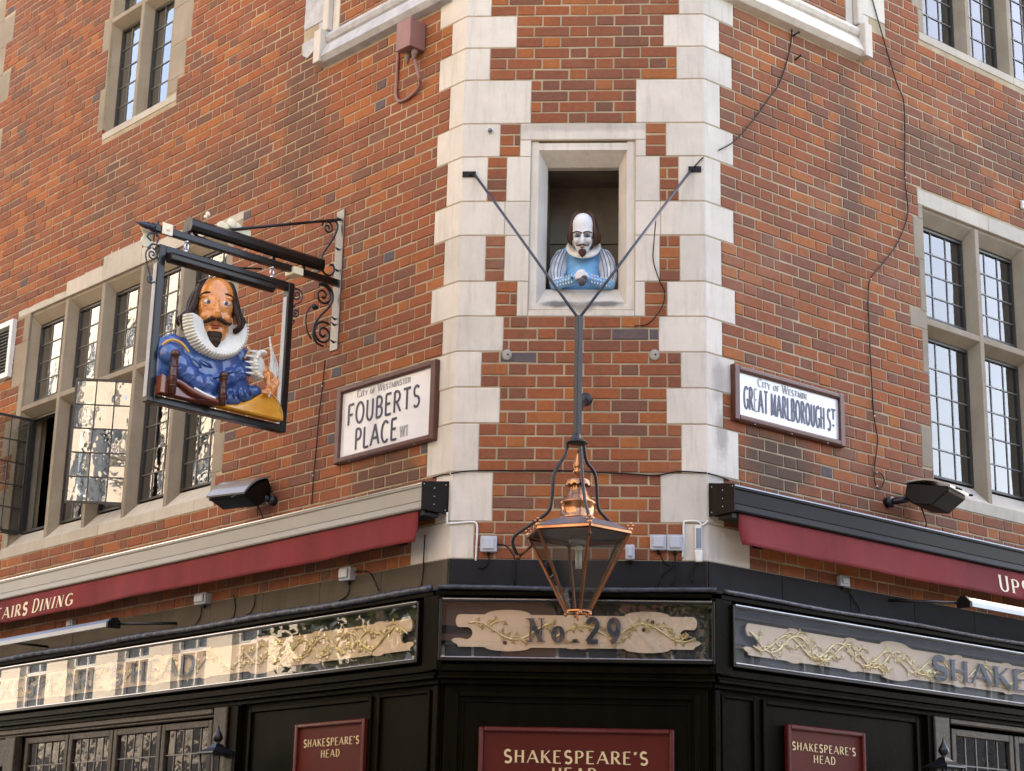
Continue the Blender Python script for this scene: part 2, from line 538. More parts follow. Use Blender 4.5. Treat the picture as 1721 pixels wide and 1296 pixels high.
    def each(self, name, mat, parent=None, per=1, bevel=0.0, fix=None):
        """the same shapes, but every `per` of them as an object of its own"""
        out = []
        mk = self.marks + [(len(self.v), len(self.f))]
        for i in range(0, len(mk) - 1, per):
            (v0, f0), (v1, f1) = mk[i], mk[min(i + per, len(mk) - 1)]
            q_ = MB()
            q_.v = self.v[v0:v1]
            q_.f = [tuple(x - v0 for x in f) for f in self.f[f0:f1]]
            q_.sm = self.sm[f0:f1]
            q_.tint = self.tint[f0:f1]
            o = q_.build(name, mat, parent, bevel)
            if fix:
                fix(o)
            out.append(o)
        return out

    def build(self, name, mat, parent=None, bevel=0.0, attr=False, subsurf=0):
        me = bpy.data.meshes.new(name)
        me.from_pydata(self.v, [], self.f)
        me.polygons.foreach_set('use_smooth', self.sm)
        if attr:
            at = me.attributes.new('tint', 'FLOAT', 'FACE')
            at.data.foreach_set('value', self.tint)
        else:
            bm = bmesh.new()
            bm.from_mesh(me)
            if len(bm.faces) > 1:
                bmesh.ops.recalc_face_normals(bm, faces=bm.faces)
            if bevel:
                ed = [e for e in bm.edges if len(e.link_faces) == 2 and e.calc_face_angle(0) > 0.5]
                bmesh.ops.bevel(bm, geom=ed, offset=bevel, segments=1, affect='EDGES', clamp_overlap=True)
            bm.to_mesh(me)
            bm.free()
        me.materials.append(mat)
        o = bpy.data.objects.new(name, me)
        COL.objects.link(o)
        put(o, parent)
        return o


def put(o, parent):
    if parent is not None:
        o.parent = parent
        if parent.type == 'EMPTY':
            o.matrix_parent_inverse = Matrix.Translation(-Vector(parent.location))


def thing(name, label, cat, loc, group=None):
    o = bpy.data.objects.new(name, None)
    o.empty_display_size = 0.1
    COL.objects.link(o)
    o.location = Vector(loc)
    tag(o, label, cat, group)
    return o


def tag(o, label, cat, group=None):
    o['label'] = label
    o['category'] = cat
    if group:
        o['group'] = group
    return o


def structure(o):
    o['kind'] = 'structure'
    return o


def remesh(o, voxel=0.005, smooth=3, fac=0.5):
    m = o.modifiers.new('remesh', 'REMESH')
    m.mode = 'VOXEL'
    m.voxel_size = voxel
    m.use_smooth_shade = True
    s = o.modifiers.new('smooth', 'SMOOTH')
    s.iterations = smooth
    s.factor = fac
    return o


# ---------------------------------------------------------------- lettering (own stroke alphabet)
def arc(cx, cyy, rx, ry, a0, a1, n=10):
    return [(cx + rx * math.cos(R_(a0 + (a1 - a0) * i / n)), cyy + ry * math.sin(R_(a0 + (a1 - a0) * i / n))) for i in range(n + 1)]


G = {
    'A': (0.72, [([(0.0, 0), (0.36, 1)], 't'), ([(0.36, 1), (0.72, 0)], 'T'), ([(0.13, 0.34), (0.59, 0.34)], 't')]),
    'B': (0.56, [([(0.08, 0), (0.08, 1)], 'T'), ([(0.08, 1), (0.28, 1)] + arc(0.28, 0.76, 0.2, 0.24, 90, -90) + [(0.08, 0.52)], 'c'), ([(0.28, 0.52)] + arc(0.28, 0.26, 0.24, 0.26, 90, -90) + [(0.08, 0)], 'c')]),
    'C': (0.62, [(arc(0.36, 0.5, 0.32, 0.5, 48, 312, 16), 'c')]),
    'D': (0.62, [([(0.08, 0), (0.08, 1)], 'T'), ([(0.08, 1), (0.24, 1)] + arc(0.24, 0.5, 0.33, 0.5, 90, -90, 14) + [(0.08, 0)], 'c')]),
    'E': (0.52, [([(0.08, 0), (0.08, 1)], 'T'), ([(0.08, 1), (0.5, 1)], 't'), ([(0.08, 0.52), (0.42, 0.52)], 't'), ([(0.08, 0), (0.52, 0)], 't')]),
    'F': (0.50, [([(0.08, 0), (0.08, 1)], 'T'), ([(0.08, 1), (0.5, 1)], 't'), ([(0.08, 0.5), (0.42, 0.5)], 't')]),
    'G': (0.64, [(arc(0.36, 0.5, 0.32, 0.5, 48, 345, 16), 'c'), ([(0.64, 0.42), (0.64, 0.08)], 'T'), ([(0.42, 0.42), (0.66, 0.42)], 't')]),
    'H': (0.64, [([(0.08, 0), (0.08, 1)], 'T'), ([(0.56, 0), (0.56, 1)], 'T'), ([(0.08, 0.52), (0.56, 0.52)], 't')]),
    'I': (0.18, [([(0.09, 0), (0.09, 1)], 'T')]),
    'K': (0.62, [([(0.08, 0), (0.08, 1)], 'T'), ([(0.1, 0.42), (0.56, 1)], 't'), ([(0.24, 0.58), (0.6, 0)], 'T')]),
    'L': (0.48, [([(0.08, 0), (0.08, 1)], 'T'), ([(0.08, 0), (0.48, 0)], 't')]),
    'M': (0.78, [([(0.07, 0), (0.09, 1)], 't'), ([(0.09, 1), (0.39, 0.05)], 'T'), ([(0.39, 0.05), (0.69, 1)], 't'), ([(0.69, 1), (0.71, 0)], 'T')]),
    'N': (0.66, [([(0.08, 0), (0.08, 1)], 't'), ([(0.08, 1), (0.58, 0)], 'T'), ([(0.58, 0), (0.58, 1)], 't')]),
    'O': (0.70, [(arc(0.35, 0.5, 0.31, 0.5, 90, 450, 24), 'c')]),
    'P': (0.54, [([(0.08, 0), (0.08, 1)], 'T'), ([(0.08, 1), (0.26, 1)] + arc(0.26, 0.74, 0.24, 0.26, 90, -90) + [(0.08, 0.48)], 'c')]),
    'R': (0.60, [([(0.08, 0), (0.08, 1)], 'T'), ([(0.08, 1), (0.26, 1)] + arc(0.26, 0.75, 0.24, 0.25, 90, -90) + [(0.08, 0.5)], 'c'), ([(0.26, 0.5), (0.58, 0)], 'T')]),
    'S': (0.52, [(arc(0.27, 0.75, 0.2, 0.25, 35, 270, 12) + arc(0.27, 0.25, 0.22, 0.25, 90, -145, 12)[1:], 'T')]),
    'T': (0.60, [([(0.30, 0), (0.30, 1)], 'T'), ([(0.02, 1), (0.58, 1)], 't')]),
    'U': (0.62, [([(0.08, 1), (0.08, 0.3)] + arc(0.31, 0.3, 0.23, 0.3, 180, 360, 12) + [(0.54, 1)], 'c')]),
    'W': (0.92, [([(0.02, 1), (0.24, 0)], 'T'), ([(0.24, 0), (0.46, 1)], 't'), ([(0.46, 1), (0.68, 0)], 'T'), ([(0.68, 0), (0.9, 1)], 't')]),
    'Y': (0.62, [([(0.02, 1), (0.31, 0.45)], 'T'), ([(0.6, 1), (0.31, 0.45)], 't'), ([(0.31, 0.45), (0.31, 0)], 'T')]),
    '1': (0.30, [([(0.18, 0), (0.18, 1)], 'T'), ([(0.18, 1), (0.02, 0.8)], 't')]),
    '2': (0.56, [(arc(0.28, 0.72, 0.22, 0.28, 165, -30, 12) + [(0.06, 0.03)], 'T'), ([(0.05, 0.04), (0.54, 0.04)], 'T')]),
    '9': (0.56, [(arc(0.28, 0.68, 0.21, 0.31, 0, 360, 18), 'T'), (arc(0.02, 0.66, 0.47, 0.66, 5, -75, 8), 'T')]),
    'o': (0.52, [(arc(0.26, 0.33, 0.2, 0.32, 90, 450, 18), 'c')]),
    "'": (0.16, [([(0.09, 1), (0.05, 0.78)], 'T')]),
    '.': (0.18, [([(0.09, 0.0), (0.09, 0.13)], 'T')]),
    ' ': (0.30, []),
}
LOW = {'i': 'I', 't': 'T', 'y': 'Y', 'f': 'F', 'e': 'E', 's': 'S', 'm': 'M', 'n': 'N', 'r': 'R'}


def lettering(mb, mp, text, x0, y0, h, wtot, T=0.16, t=None, serif=0.0, o=0.0, d=0.002, gap=0.12, slant=0.0, small=None, skip=None):
    """mp(x, y, o) -> world point; text fills x0..x0+wtot, baseline y0, cap height h"""
    t = T if t is None else t
    cells = []
    x = 0.0
    for ch in text:
        sc_ = 1.0
        key = ch
        if ch.islower() and ch not in G:
            key = ch.upper()
            sc_ = small or 0.72
        w, st = G[key]
        cells.append((x, sc_, st, key))
        x += w * sc_ + (gap if ch != ' ' else 0.04)
    L = x - gap
    kx = wtot / L
    lift = 0.0
    for ci, (cx, sc_, st, key) in enumerate(cells):
        if skip and ci in skip:
            continue
        for pts, fl in st:
            P2 = [((cx + px * sc_) * kx, py * sc_ * h) for px, py in pts]
            n = len(P2)
            wid = []
            dirs = []
            for i in range(n):
                a = P2[max(i - 1, 0)]
                b = P2[min(i + 1, n - 1)]
                dx, dy = b[0] - a[0], b[1] - a[1]
                ln = math.hypot(dx, dy) or 1
                dx, dy = dx / ln, dy / ln
                dirs.append((dx, dy))
                if fl == 'T':
                    w = T
                elif fl == 't':
                    w = t
                else:
                    w = t + (T - t) * abs(dy) ** 1.5
                wid.append(w * h * 0.5)
            lift += 0.00012
            if lift > 0.001:
                lift = 0.0
            oo = o + lift
            vs, fs = [], []
            closed = abs(P2[0][0] - P2[-1][0]) < 1e-6 and abs(P2[0][1] - P2[-1][1]) < 1e-6
            for i in range(n):
                px, py = P2[i]
                dx, dy = dirs[i]
                if closed and i in (0, n - 1):
                    a, b = P2[-2], P2[1]
                    ln = math.hypot(b[0] - a[0], b[1] - a[1]) or 1
                    dx, dy = (b[0] - a[0]) / ln, (b[1] - a[1]) / ln
                # keep straight ends inside the cap height
                nx, ny = -dy * wid[i], dx * wid[i]
                if n == 2 and abs(dy) > 0.3 and abs(dx) > 0.05:
                    nx, ny = math.copysign(wid[i] / abs(dy), -dy), 0.0
                qs = []
                for sg in (1, -1):
                    X, Y = px + sg * nx, py + sg * ny
                    qs.append((x0 + X + slant * Y, y0 + Y))
                vs += [mp(*qs[0], oo), mp(*qs[1], oo), mp(*qs[0], oo + d), mp(*qs[1], oo + d)]
            for i in range(n - 1):
                k, l = i * 4, (i + 1) * 4
                fs += [(k + 2, k + 3, l + 3, l + 2), (k, l, l + 2, k + 2), (k + 1, k + 3, l + 3, l + 1)]
            if not closed:
                e = (n - 1) * 4
                fs += [(0, 1, 3, 2), (e, e + 1, e + 3, e + 2)]
            mb.add(vs, fs)
            if serif:
                for i in (0, n - 1):
                    px, py = P2[i]
                    if n > 2 and key in 'SCGO29o' or abs(dirs[i][1]) < 0.35 or not (abs(py) < 1e-6 or abs(py - h * sc_) < 1e-6):
                        continue
                    yy = py if abs(py) < 1e-6 else py - serif * h * 0.32
                    hw = serif * h + wid[i]
                    lift += 0.00012
                    q = [(px - hw, yy), (px + hw, yy), (px + hw, yy + serif * h * 0.32), (px - hw, yy + serif * h * 0.32)]
                    a = [mp(x0 + X + slant * Y, y0 + Y, o + lift) for X, Y in q] + [mp(x0 + X + slant * Y, y0 + Y, o + lift + d) for X, Y in q]
                    mb.add(a, [(3, 2, 1, 0), (4, 5, 6, 7), (0, 1, 5, 4), (1, 2, 6, 5), (2, 3, 7, 6), (3, 0, 4, 7)])


def mapL(s_left):          # text on the left wall runs towards the corner (s falling)
    return lambda x, y, o: FL.P(s_left - x, y, o)


def mapR(s_left):
    return lambda x, y, o: FR.P(s_left + x, y, o)


def mapC(s_left):
    return lambda x, y, o: FC.P(s_left + x, y, o)

# ================================================================ THE PUB BUILDING
pub = thing('pub_building', 'red brick corner pub with chamfered white stone quoins and dark timber shopfront', 'building', (0.75, 0.3, 0))
ZTOP = 12.6
CZ = 0.075
ZB = 3.527                        # bottom bed joint of the brickwork
ZJ = [7.052, 6.827, 6.602, 6.302, 6.077, 5.777, 5.552, 5.252, 5.027, 4.802, 4.577, 4.352, 4.052, 3.752, 3.527]
NROW = 94

# outlines (s0, s1, z0, z1) that brickwork leaves free
BL, BC, BRr = [], [], []
QSIDE = [0.14, 0.255, 0.14, 0.25, 0.14, 0.248, 0.14, 0.25, 0.13, 0.24, 0.14, 0.235, 0.14, 0.355]     # along the side walls
QSIDE_R = [0.14, 0.25, 0.14, 0.255, 0.14, 0.25, 0.14, 0.256, 0.14, 0.245, 0.14, 0.27, 0.14, 0.355]
QCL = [0.323, 0.157, 0.423, 0.234, 0.161, 0.29, 0.163, 0.235, 0.284, 0.157, 0.274, 0.155, 0.245, 0.143]
QCR = [0.253, 0.172, 0.425, 0.238, 0.161, 0.29, 0.155, 0.232, 0.282, 0.150, 0.236, 0.148, 0.271, 0.145]
BOUND = list(ZJ)
above = [7.052 + 0.225 * i for i in range(1, 9)]
quoins = []
for i in range(14):
    quoins.append((ZJ[i + 1], ZJ[i], QSIDE[i], QSIDE_R[i], QCL[i], QCR[i]))
for i in range(8):
    quoins.append((7.052 + 0.225 * i, 7.052 + 0.225 * (i + 1), (0.265, 0.14)[i % 2], (0.27, 0.14)[i % 2], (0.155, 0.30)[i % 2], (0.155, 0.28)[i % 2]))
for z0, z1, sl, sr, cl, cr in quoins:
    BL.append((-1, sl, z0, z1))
    BRr.append((-1, sr, z0, z1))
    BC.append((-1, cl, z0, z1))
    BC.append((WID - cr, 9, z0, z1))
# niche surround
BC += [(0.360, 1.146, ZJ[4], ZJ[3]), (0.280, 1.232, ZJ[7], ZJ[4]), (0.0, WID, ZJ[6], ZJ[5]), (0.362, 1.143, ZJ[8], ZJ[7])]
# windows: jamb ears alternate
LLJ = [(5.80, 6.30, 6.39), (5.68, 6.08, 6.30), (5.80, 5.70, 6.08), (5.66, 5.40, 5.70), (5.84, 5.10, 5.40), (5.66, 4.80, 5.10), (5.80, 4.50, 4.80), (5.68, 4.205, 4.50)]
for so, z0, z1 in LLJ:
    BL.append((4.0, so, z0, z1))
LRJ = [(2.42, 6.20, 6.40), (2.53, 5.90, 6.20), (2.42, 5.60, 5.90), (2.53, 5.30, 5.60), (2.43, 5.00, 5.30), (2.53, 4.75, 5.00), (2.47, 4.45, 4.75), (2.545, 4.205, 4.45)]
for so, z0, z1 in LRJ:
    BL.append((so, 4.0, z0, z1))
LINT = [(4.99, 5.80, 6.39), (4.41, 4.99, 6.475), (3.82, 4.41, 6.56), (3.20, 3.82, 6.475), (2.42, 3.20, 6.39)]
for a, b, zt in LINT:
    BL.append((a, b, 6.3, zt))
RJ = [(2.078, 6.22, 6.437), (2.018, 5.915, 6.22), (2.068, 5.54, 5.915), (1.948, 5.41, 5.54), (2.065, 5.10, 5.41), (2.115, 4.72, 5.10), (2.013, 4.44, 4.72), (2.115, 4.205, 4.44)]
for so, z0, z1 in RJ:
    BRr.append((so, 5.3, z0, z1))
URJ = [(2.172, 7.61, 7.86), (2.11, 7.86, 8.1), (2.172, 8.1, 8.4), (2.11, 8.4, 8.7), (2.172, 8.7, 9.6)]
for so, z0, z1 in URJ:
    BRr.append((so, 4.45, z0, z1))
ULJ = [(4.625, 3.49, 7.61, 7.70), (4.73, 3.49, 7.70, 7.82), (4.73, 3.40, 7.82, 8.12), (4.66, 3.34, 8.12, 8.46), (4.77, 3.41, 8.46, 8.76), (4.70, 3.41, 8.76, 9.6)]
for a, b, z0, z1 in ULJ:
    BL.append((b, a, z0, z1))
# label mould and its side strips high up on both side walls
for B in (BL, BRr):
    B.append((0.1, 1.54, 7.235, 7.46))
    B.append((1.375, 1.80, 7.50, 9.8))
    B.append((1.375, 1.62, 7.40, 7.50))
# stone angle far along the left wall
FARQ = []
zz = 5.0
i = 0
while zz < 10.7:
    so = (6.46, 6.62, 6.50, 6.72)[i % 4]
    FARQ.append((so, zz, zz + 0.3))
    BL.append((so, 9, zz, zz + 0.3))
    zz += 0.3
    i += 1
BL.append((5.93, 6.6, (5.858, 6.313)[1] - 0.50, (5.858, 6.313)[1]))


def free_spans(s0, s1, zc, blocks):
    sp = [(s0, s1)]
    for a, b, z0, z1 in blocks:
        if not (z0 <= zc <= z1):
            continue
        nx = []
        for x, y in sp:
            if b <= x or a >= y:
                nx.append((x, y))
            else:
                if a > x:
                    nx.append((x, a))
                if b < y:
                    nx.append((b, y))
        sp = nx
    return [(x, y) for x, y in sp if y - x > 0.02]


PER = 0.3375
bricks = []          # (frame, s centre, length, z centre, screen size)
rb = random.Random(3)
for F, blocks, s0, s1, ph in ((FC, BC, 0.0, WID, 0.0405), (FL, BL, 0.0, 7.6, 0.02), (FR, BRr, 0.0, 5.6, 0.05)):
    for k in range(NROW):
        zc = ZB + CZ * (k + 0.5)
        odd = (47 - k - 1) % 2
        hc = ph if odd else ph + PER / 2
        # flemish bond: cut positions
        cuts = []
        n0 = int((s0 - 1) / PER) - 1
        for j in range(n0, int((s1 + 1) / PER) + 2):
            c = hc + j * PER
            cuts += [c - 0.05625 + rb.uniform(-.003, .003), c + 0.05625 + rb.uniform(-.003, .003)]
        for a, b in free_spans(s0, s1, zc, blocks):
            inner = [c for c in cuts if a + 0.035 < c < b - 0.035]
            ed = [a - 0.003] + inner + [b + 0.003]
            for q in range(len(ed) - 1):
                x, y = ed[q], ed[q + 1]
                ln = y - x - 0.0105
                if ln < 0.02:
                    continue
                sm = (x + y) / 2
                p = F.P(sm, zc)
                v = CAMLOC - p
                d = v.length
                bricks.append([F, sm, ln, zc, ln * abs(F.n.dot(v.normalized())) / d])


def brick_geo(ln, hh, seed, dep=0.03):
    """front at y=0 facing -y; local x right, z up"""
    r = random.Random(seed)
    c = 0.0035
    x, z = ln / 2, hh / 2
    j = lambda: r.uniform(-0.0018, 0.0018)
    fr = [(-x + c + j(), j() * .6, -z + c + j()), (x - c + j(), j() * .6, -z + c + j()), (x - c + j(), j() * .6, z - c + j()), (-x + c + j(), j() * .6, z - c + j())]
    mid = [(-x, c, -z + j()), (x, c, -z + j()), (x, c, z + j()), (-x, c, z + j())]
    bk = [(-x, dep, -z), (x, dep, -z), (x, dep, z), (-x, dep, z)]
    vs = fr + mid + bk
    fs = [(0, 1, 2, 3)]
    for i in range(4):
        l = (i + 1) % 4
        fs.append((4 + i, 4 + l, l, i))
        fs.append((8 + i, 8 + l, 4 + l, 4 + i))
    return vs, fs


bricks.sort(key=lambda b: -b[4])
mesh_cache = {}
bw = MB()
bw.nomark = True
for idx, (F, sm, ln, zc, sz) in enumerate(bricks):
    out = 0.0042 + rb.uniform(-0.0022, 0.0025)
    hh = 0.0645 + rb.uniform(-0.0012, 0.001)
    tw = rb.uniform(-0.006, 0.006)
    rot = Matrix.Rotation(F.rz, 4, 'Z') @ Matrix.Rotation(tw, 4, 'Z') @ Matrix.Rotation(rb.uniform(-.006, .006), 4, 'Y')
    mw = Matrix.Translation(F.P(sm, zc + rb.uniform(-.0012, .0012), out)) @ rot
    if idx < 296:
        key = (round(ln / 0.004), idx % 3)
        me = mesh_cache.get(key)
        if me is None:
            vs, fs = brick_geo(key[0] * 0.004, 0.0645, key[0] * 7 + key[1])
            me = bpy.data.meshes.new('brick')
            me.from_pydata(vs, [], fs)
            me.materials.append(M['brick'])
            mesh_cache[key] = me
        o = bpy.data.objects.new('brick', me)
        COL.objects.link(o)
        put(o, pub)
        o.matrix_basis = mw
    else:
        vs, fs = brick_geo(ln, hh, idx)
        t = rb.random()
        if ln > 0.14 and t < 0.04:
            t = rb.uniform(0.1, 0.9)
        bw.add([mw @ Vector(v) for v in vs], fs, False, t)
o = bw.build('brickwork', M['brickj'], pub, attr=True)
o['kind'] = 'stuff'
o['label'] = 'orange and plum brickwork in flemish bond beyond the nearest bricks'

# mortar bed behind the bricks with real openings for the windows and the niche
OPEN = {'L': [(2.60, 5.58, 4.25, 6.33), (3.64, 4.64, 7.64, 9.6)],
        'C': [(0.432, 1.079, 5.072, 6.186)],
        'R': [(2.13, 5.12, 4.25, 6.33), (2.235, 4.35, 7.64, 9.6)]}


def wall_sheet(mb, F, s0, s1, z0, z1, holes, o0, o1):
    ss = sorted({s0, s1} | {x for h in holes for x in h[:2]})
    zs = sorted({z0, z1} | {x for h in holes for x in h[2:]})
    for i in range(len(ss) - 1):
        # merge in z
        run = None
        for j in range(len(zs) - 1):
            cs, cz = (ss[i] + ss[i + 1]) / 2, (zs[j] + zs[j + 1]) / 2
            hole = any(a < cs < b and c < cz < d for a, b, c, d in holes)
            if hole:
                if run is not None:
                    mb.box(F, ss[i], ss[i + 1], run, zs[j], o0, o1)
                    run = None
            elif run is None:
                run = zs[j]
        if run is not None:
            mb.box(F, ss[i], ss[i + 1], run, zs[-1], o0, o1)


mb = MB()
wall_sheet(mb, FL, 0.01, 9.0, 2.85, ZTOP, OPEN['L'], -0.25, -0.0005)
wall_sheet(mb, FC, 0.0, WID, 2.85, ZTOP, OPEN['C'], -0.25, -0.0005)
wall_sheet(mb, FR, 0.01, 9.0, 2.85, ZTOP, OPEN['R'], -0.25, -0.0005)
mb.build('wall', M['mortar'], pub)
# bulk of the building: rear walls, roof, rooms
mb = MB()
FLb = FL.P(9.0, 0)
FRb = FR.P(9.0, 0)
back = Vector((0.75, 16.0, 0))
for a, b in ((FLb, back), (back, FRb)):
    t = (b - a).normalized()
    Fx = Frame(a, t, Vector((-t.y, t.x, 0)), 0, 1)
    mb.box(Fx, 0, (b - a).length, 0, ZTOP, 0, 0.25)
mb.each('rear_wall', M['mortar'], pub)
mb = MB()
pts = [FL.P(9.05, 0, 0.2), FC.P(-0.08, 0, 0.2), FC.P(WID + 0.08, 0, 0.2), FR.P(9.05, 0, 0.2), back + Vector((0, 0.4, 0))]
vs = [p + Vector((0, 0, ZTOP)) for p in pts] + [p + Vector((0, 0, ZTOP + 0.35)) for p in pts]
mb.add(vs, [(4, 3, 2, 1, 0), (5, 6, 7, 8, 9)] + [(i, (i + 1) % 5, 5 + (i + 1) % 5, 5 + i) for i in range(5)])
mb.build('roof', M['roof'], pub)
mb = MB()
for F, a, b in ((FL, 0.6, 8.8), (FR, 0.6, 8.8)):
    mb.box(F, a, b, 3.9, 3.95, -3.0, -0.26)
    mb.box(F, a, b, 7.0, 7.1, -3.0, -0.26)
    mb.box(F, a, b, 2.9, ZTOP - 0.1, -3.1, -3.02)
mb.each('floor', M['interior'], pub)

# ---- quoins, each one stone wrapping the angle
def quoin(F2, ssid, cs, z0, z1, left):
    e = 0.0035
    mbq = MB()
    th = 0.09
    if left:
        A = FL.P(ssid, 0, e)
        K = FC.P(-e * math.tan(AL / 2), 0, e)
        Bq = FC.P(cs, 0, e)
        Ai = FL.P(ssid, 0, -th)
        Ki = FC.P(th * math.tan(AL / 2), 0, -th)
        Bi = FC.P(cs, 0, -th)
    else:
        A = FC.P(WID - cs, 0, e)
        K = FC.P(WID + e * math.tan(BR / 2), 0, e)
        Bq = FR.P(ssid, 0, e)
        Ai = FC.P(WID - cs, 0, -th)
        Ki = FC.P(WID - th * math.tan(BR / 2), 0, -th)
        Bi = FR.P(ssid, 0, -th)
    pl = [A, K, Bq, Bi, Ki, Ai]
    g = 0.0018
    vs = [p + Vector((0, 0, z0 + g)) for p in pl] + [p + Vector((0, 0, z1 - g)) for p in pl]
    fs = [(5, 4, 3, 2, 1, 0), (6, 7, 8, 9, 10, 11)] + [(i, (i + 1) % 6, 6 + (i + 1) % 6, 6 + i) for i in range(6)]
    mbq.add(vs, fs)
    mbq.build('quoin_stone', M['stone'], pub, bevel=0.0055)


for z0, z1, sl, sr, cl, cr in quoins:
    if abs(z0 - ZJ[6]) < 1e-4 and abs(z1 - ZJ[5]) < 1e-4:
        cl, cr = 0.275, 0.272
    quoin(None, sl, cl, z0, z1, True)
    quoin(None, sr, cr, z0, z1, False)
for so, z0, z1 in FARQ:
    mb = MB()
    mb.box(FL, so, 7.4, z0 + .002, z1 - .002, -0.05, 0.004)
    mb.build('quoin_stone', M['wstone'], pub, bevel=0.004)

# ---- niche: surround stones, splay and lining
niche = MB()
e = 0.0045
NI = (0.478, 1.030, 5.105, 6.125)         # outer edge of the splay
NO = (0.530, 0.978, 5.240, 6.052)         # edge of the opening, set back
ND = -0.115


def ring(mbx, F, outer, inner, o0, o1, only=None):
    a, b, c, d = outer
    A, B_, C_, D_ = inner
    qs = [[(a, c), (b, c), (B_, C_), (A, C_)], [(b, c), (b, d), (B_, D_), (B_, C_)], [(b, d), (a, d), (A, D_), (B_, D_)], [(a, d), (a, c), (A, C_), (A, D_)]]
    for i, q in enumerate(qs):
        if only is not None and i not in only:
            continue
        vs = [F.P(*q[0], o0), F.P(*q[1], o0), F.P(*q[2], o1), F.P(*q[3], o1)]
        vs += [v - F.n * 0.05 for v in vs]
        mbx.add(vs, [(0, 1, 2, 3), (7, 6, 5, 4), (0, 4, 5, 1), (1, 5, 6, 2), (2, 6, 7, 3), (3, 7, 4, 0)])


g = 0.0018


def stone(name, F, s0, s1, z0, z1, o0=-0.1, o1=e, mat='stone', bevel=0.003):
    q = MB()
    q.box(F, s0 + g, s1 - g, z0 + g, z1 - g, o0, o1)
    return q.build(name, M[mat], pub, bevel=bevel)


stone('niche_stone', FC, 0.360, 1.146, 6.19, ZJ[3])
stone('niche_stone', FC, 0.360, 0.430, ZJ[4], 6.19)
stone('niche_stone', FC, 1.081, 1.146, ZJ[4], 6.19)
for z0, z1 in ((ZJ[5], ZJ[4]), (ZJ[6], ZJ[5]), (ZJ[7], ZJ[6])):
    stone('niche_stone', FC, 0.28 if z0 != ZJ[6] else 0.275, 0.430, z0, z1)
    stone('niche_stone', FC, 1.081, 1.232 if z0 != ZJ[6] else WID - 0.272, z0, z1)
stone('niche_stone', FC, 0.362, 0.430, ZJ[8], ZJ[7])
stone('niche_stone', FC, 1.081, 1.143, ZJ[8], ZJ[7])
stone('niche_stone', FC, 0.430, 1.081, ZJ[8], 5.068)
# inner order, a shade behind the outer stones, then the splayed reveal
mb = MB()
IO = -0.012
mb.box(FC, 0.430, NI[0], 5.068, 6.19, -0.1, IO)
mb.box(FC, NI[1], 1.081, 5.068, 6.19, -0.1, IO)
mb.box(FC, NI[0], NI[1], NI[3], 6.172, -0.1, IO + 0.004)
mb.box(FC, NI[0], NI[1], 5.068, NI[2], -0.1, IO)
ring(mb, FC, NI, NO, IO, ND)
mb.build('niche_surround', M['stone'], pub)
mb = MB()
mb.box(FC, 0.42, 1.09, 6.172, 6.188, -0.08, -0.026)
mb.build('shadow_groove', M['wstone'], pub)
mb = MB()
mb.box(FC, NO[0] - .02, NO[1] + .02, 5.0, 6.3, -0.62, -0.58)
mb.box(FC, NO[0] - .02, NO[1] + .02, 5.71, 6.3, -0.58, -0.567)
mb.box(FC, NO[0] - .04, NO[0] - .002, 5.0, 6.3, -0.6, -0.17)
mb.box(FC, NO[1] + .002, NO[1] + .04, 5.0, 6.3, -0.6, -0.17)
mb.box(FC, NO[0] - .02, NO[1] + .02, 6.10, 6.14, -0.6, -0.17)
mb.box(FC, NO[0] - .02, NO[1] + .02, 5.19, 5.232, -0.6, -0.166)
mb.each('niche_lining', M['nichewood'], pub, bevel=0.003)
# plugs of mortar where old fixings were
for s, z, r in ((0.310, 4.780, 0.032), (1.201, 4.782, 0.032)):
    mb = MB()
    mb.ell(FC.P(s, z, 0.006), [Vector((r, 0, 0)), Vector((0, 0.008, 0)), Vector((0, 0, r * 1.1))], 6)
    o = mb.build('mortar_plug', simple('grey_patch_mortar', (0.36, 0.34, 0.30), (0.25, 0.23, 0.20), 0.95, bmp=0.8, ns=30), pub)
    mb = MB()
    mb.ell(FC.P(s + 0.006, z, 0.013), [Vector((0.006, 0, 0)), Vector((0, 0.004, 0)), Vector((0, 0, 0.007))], 4)
    mb.build('fixing_hole', M['matblack'], o)


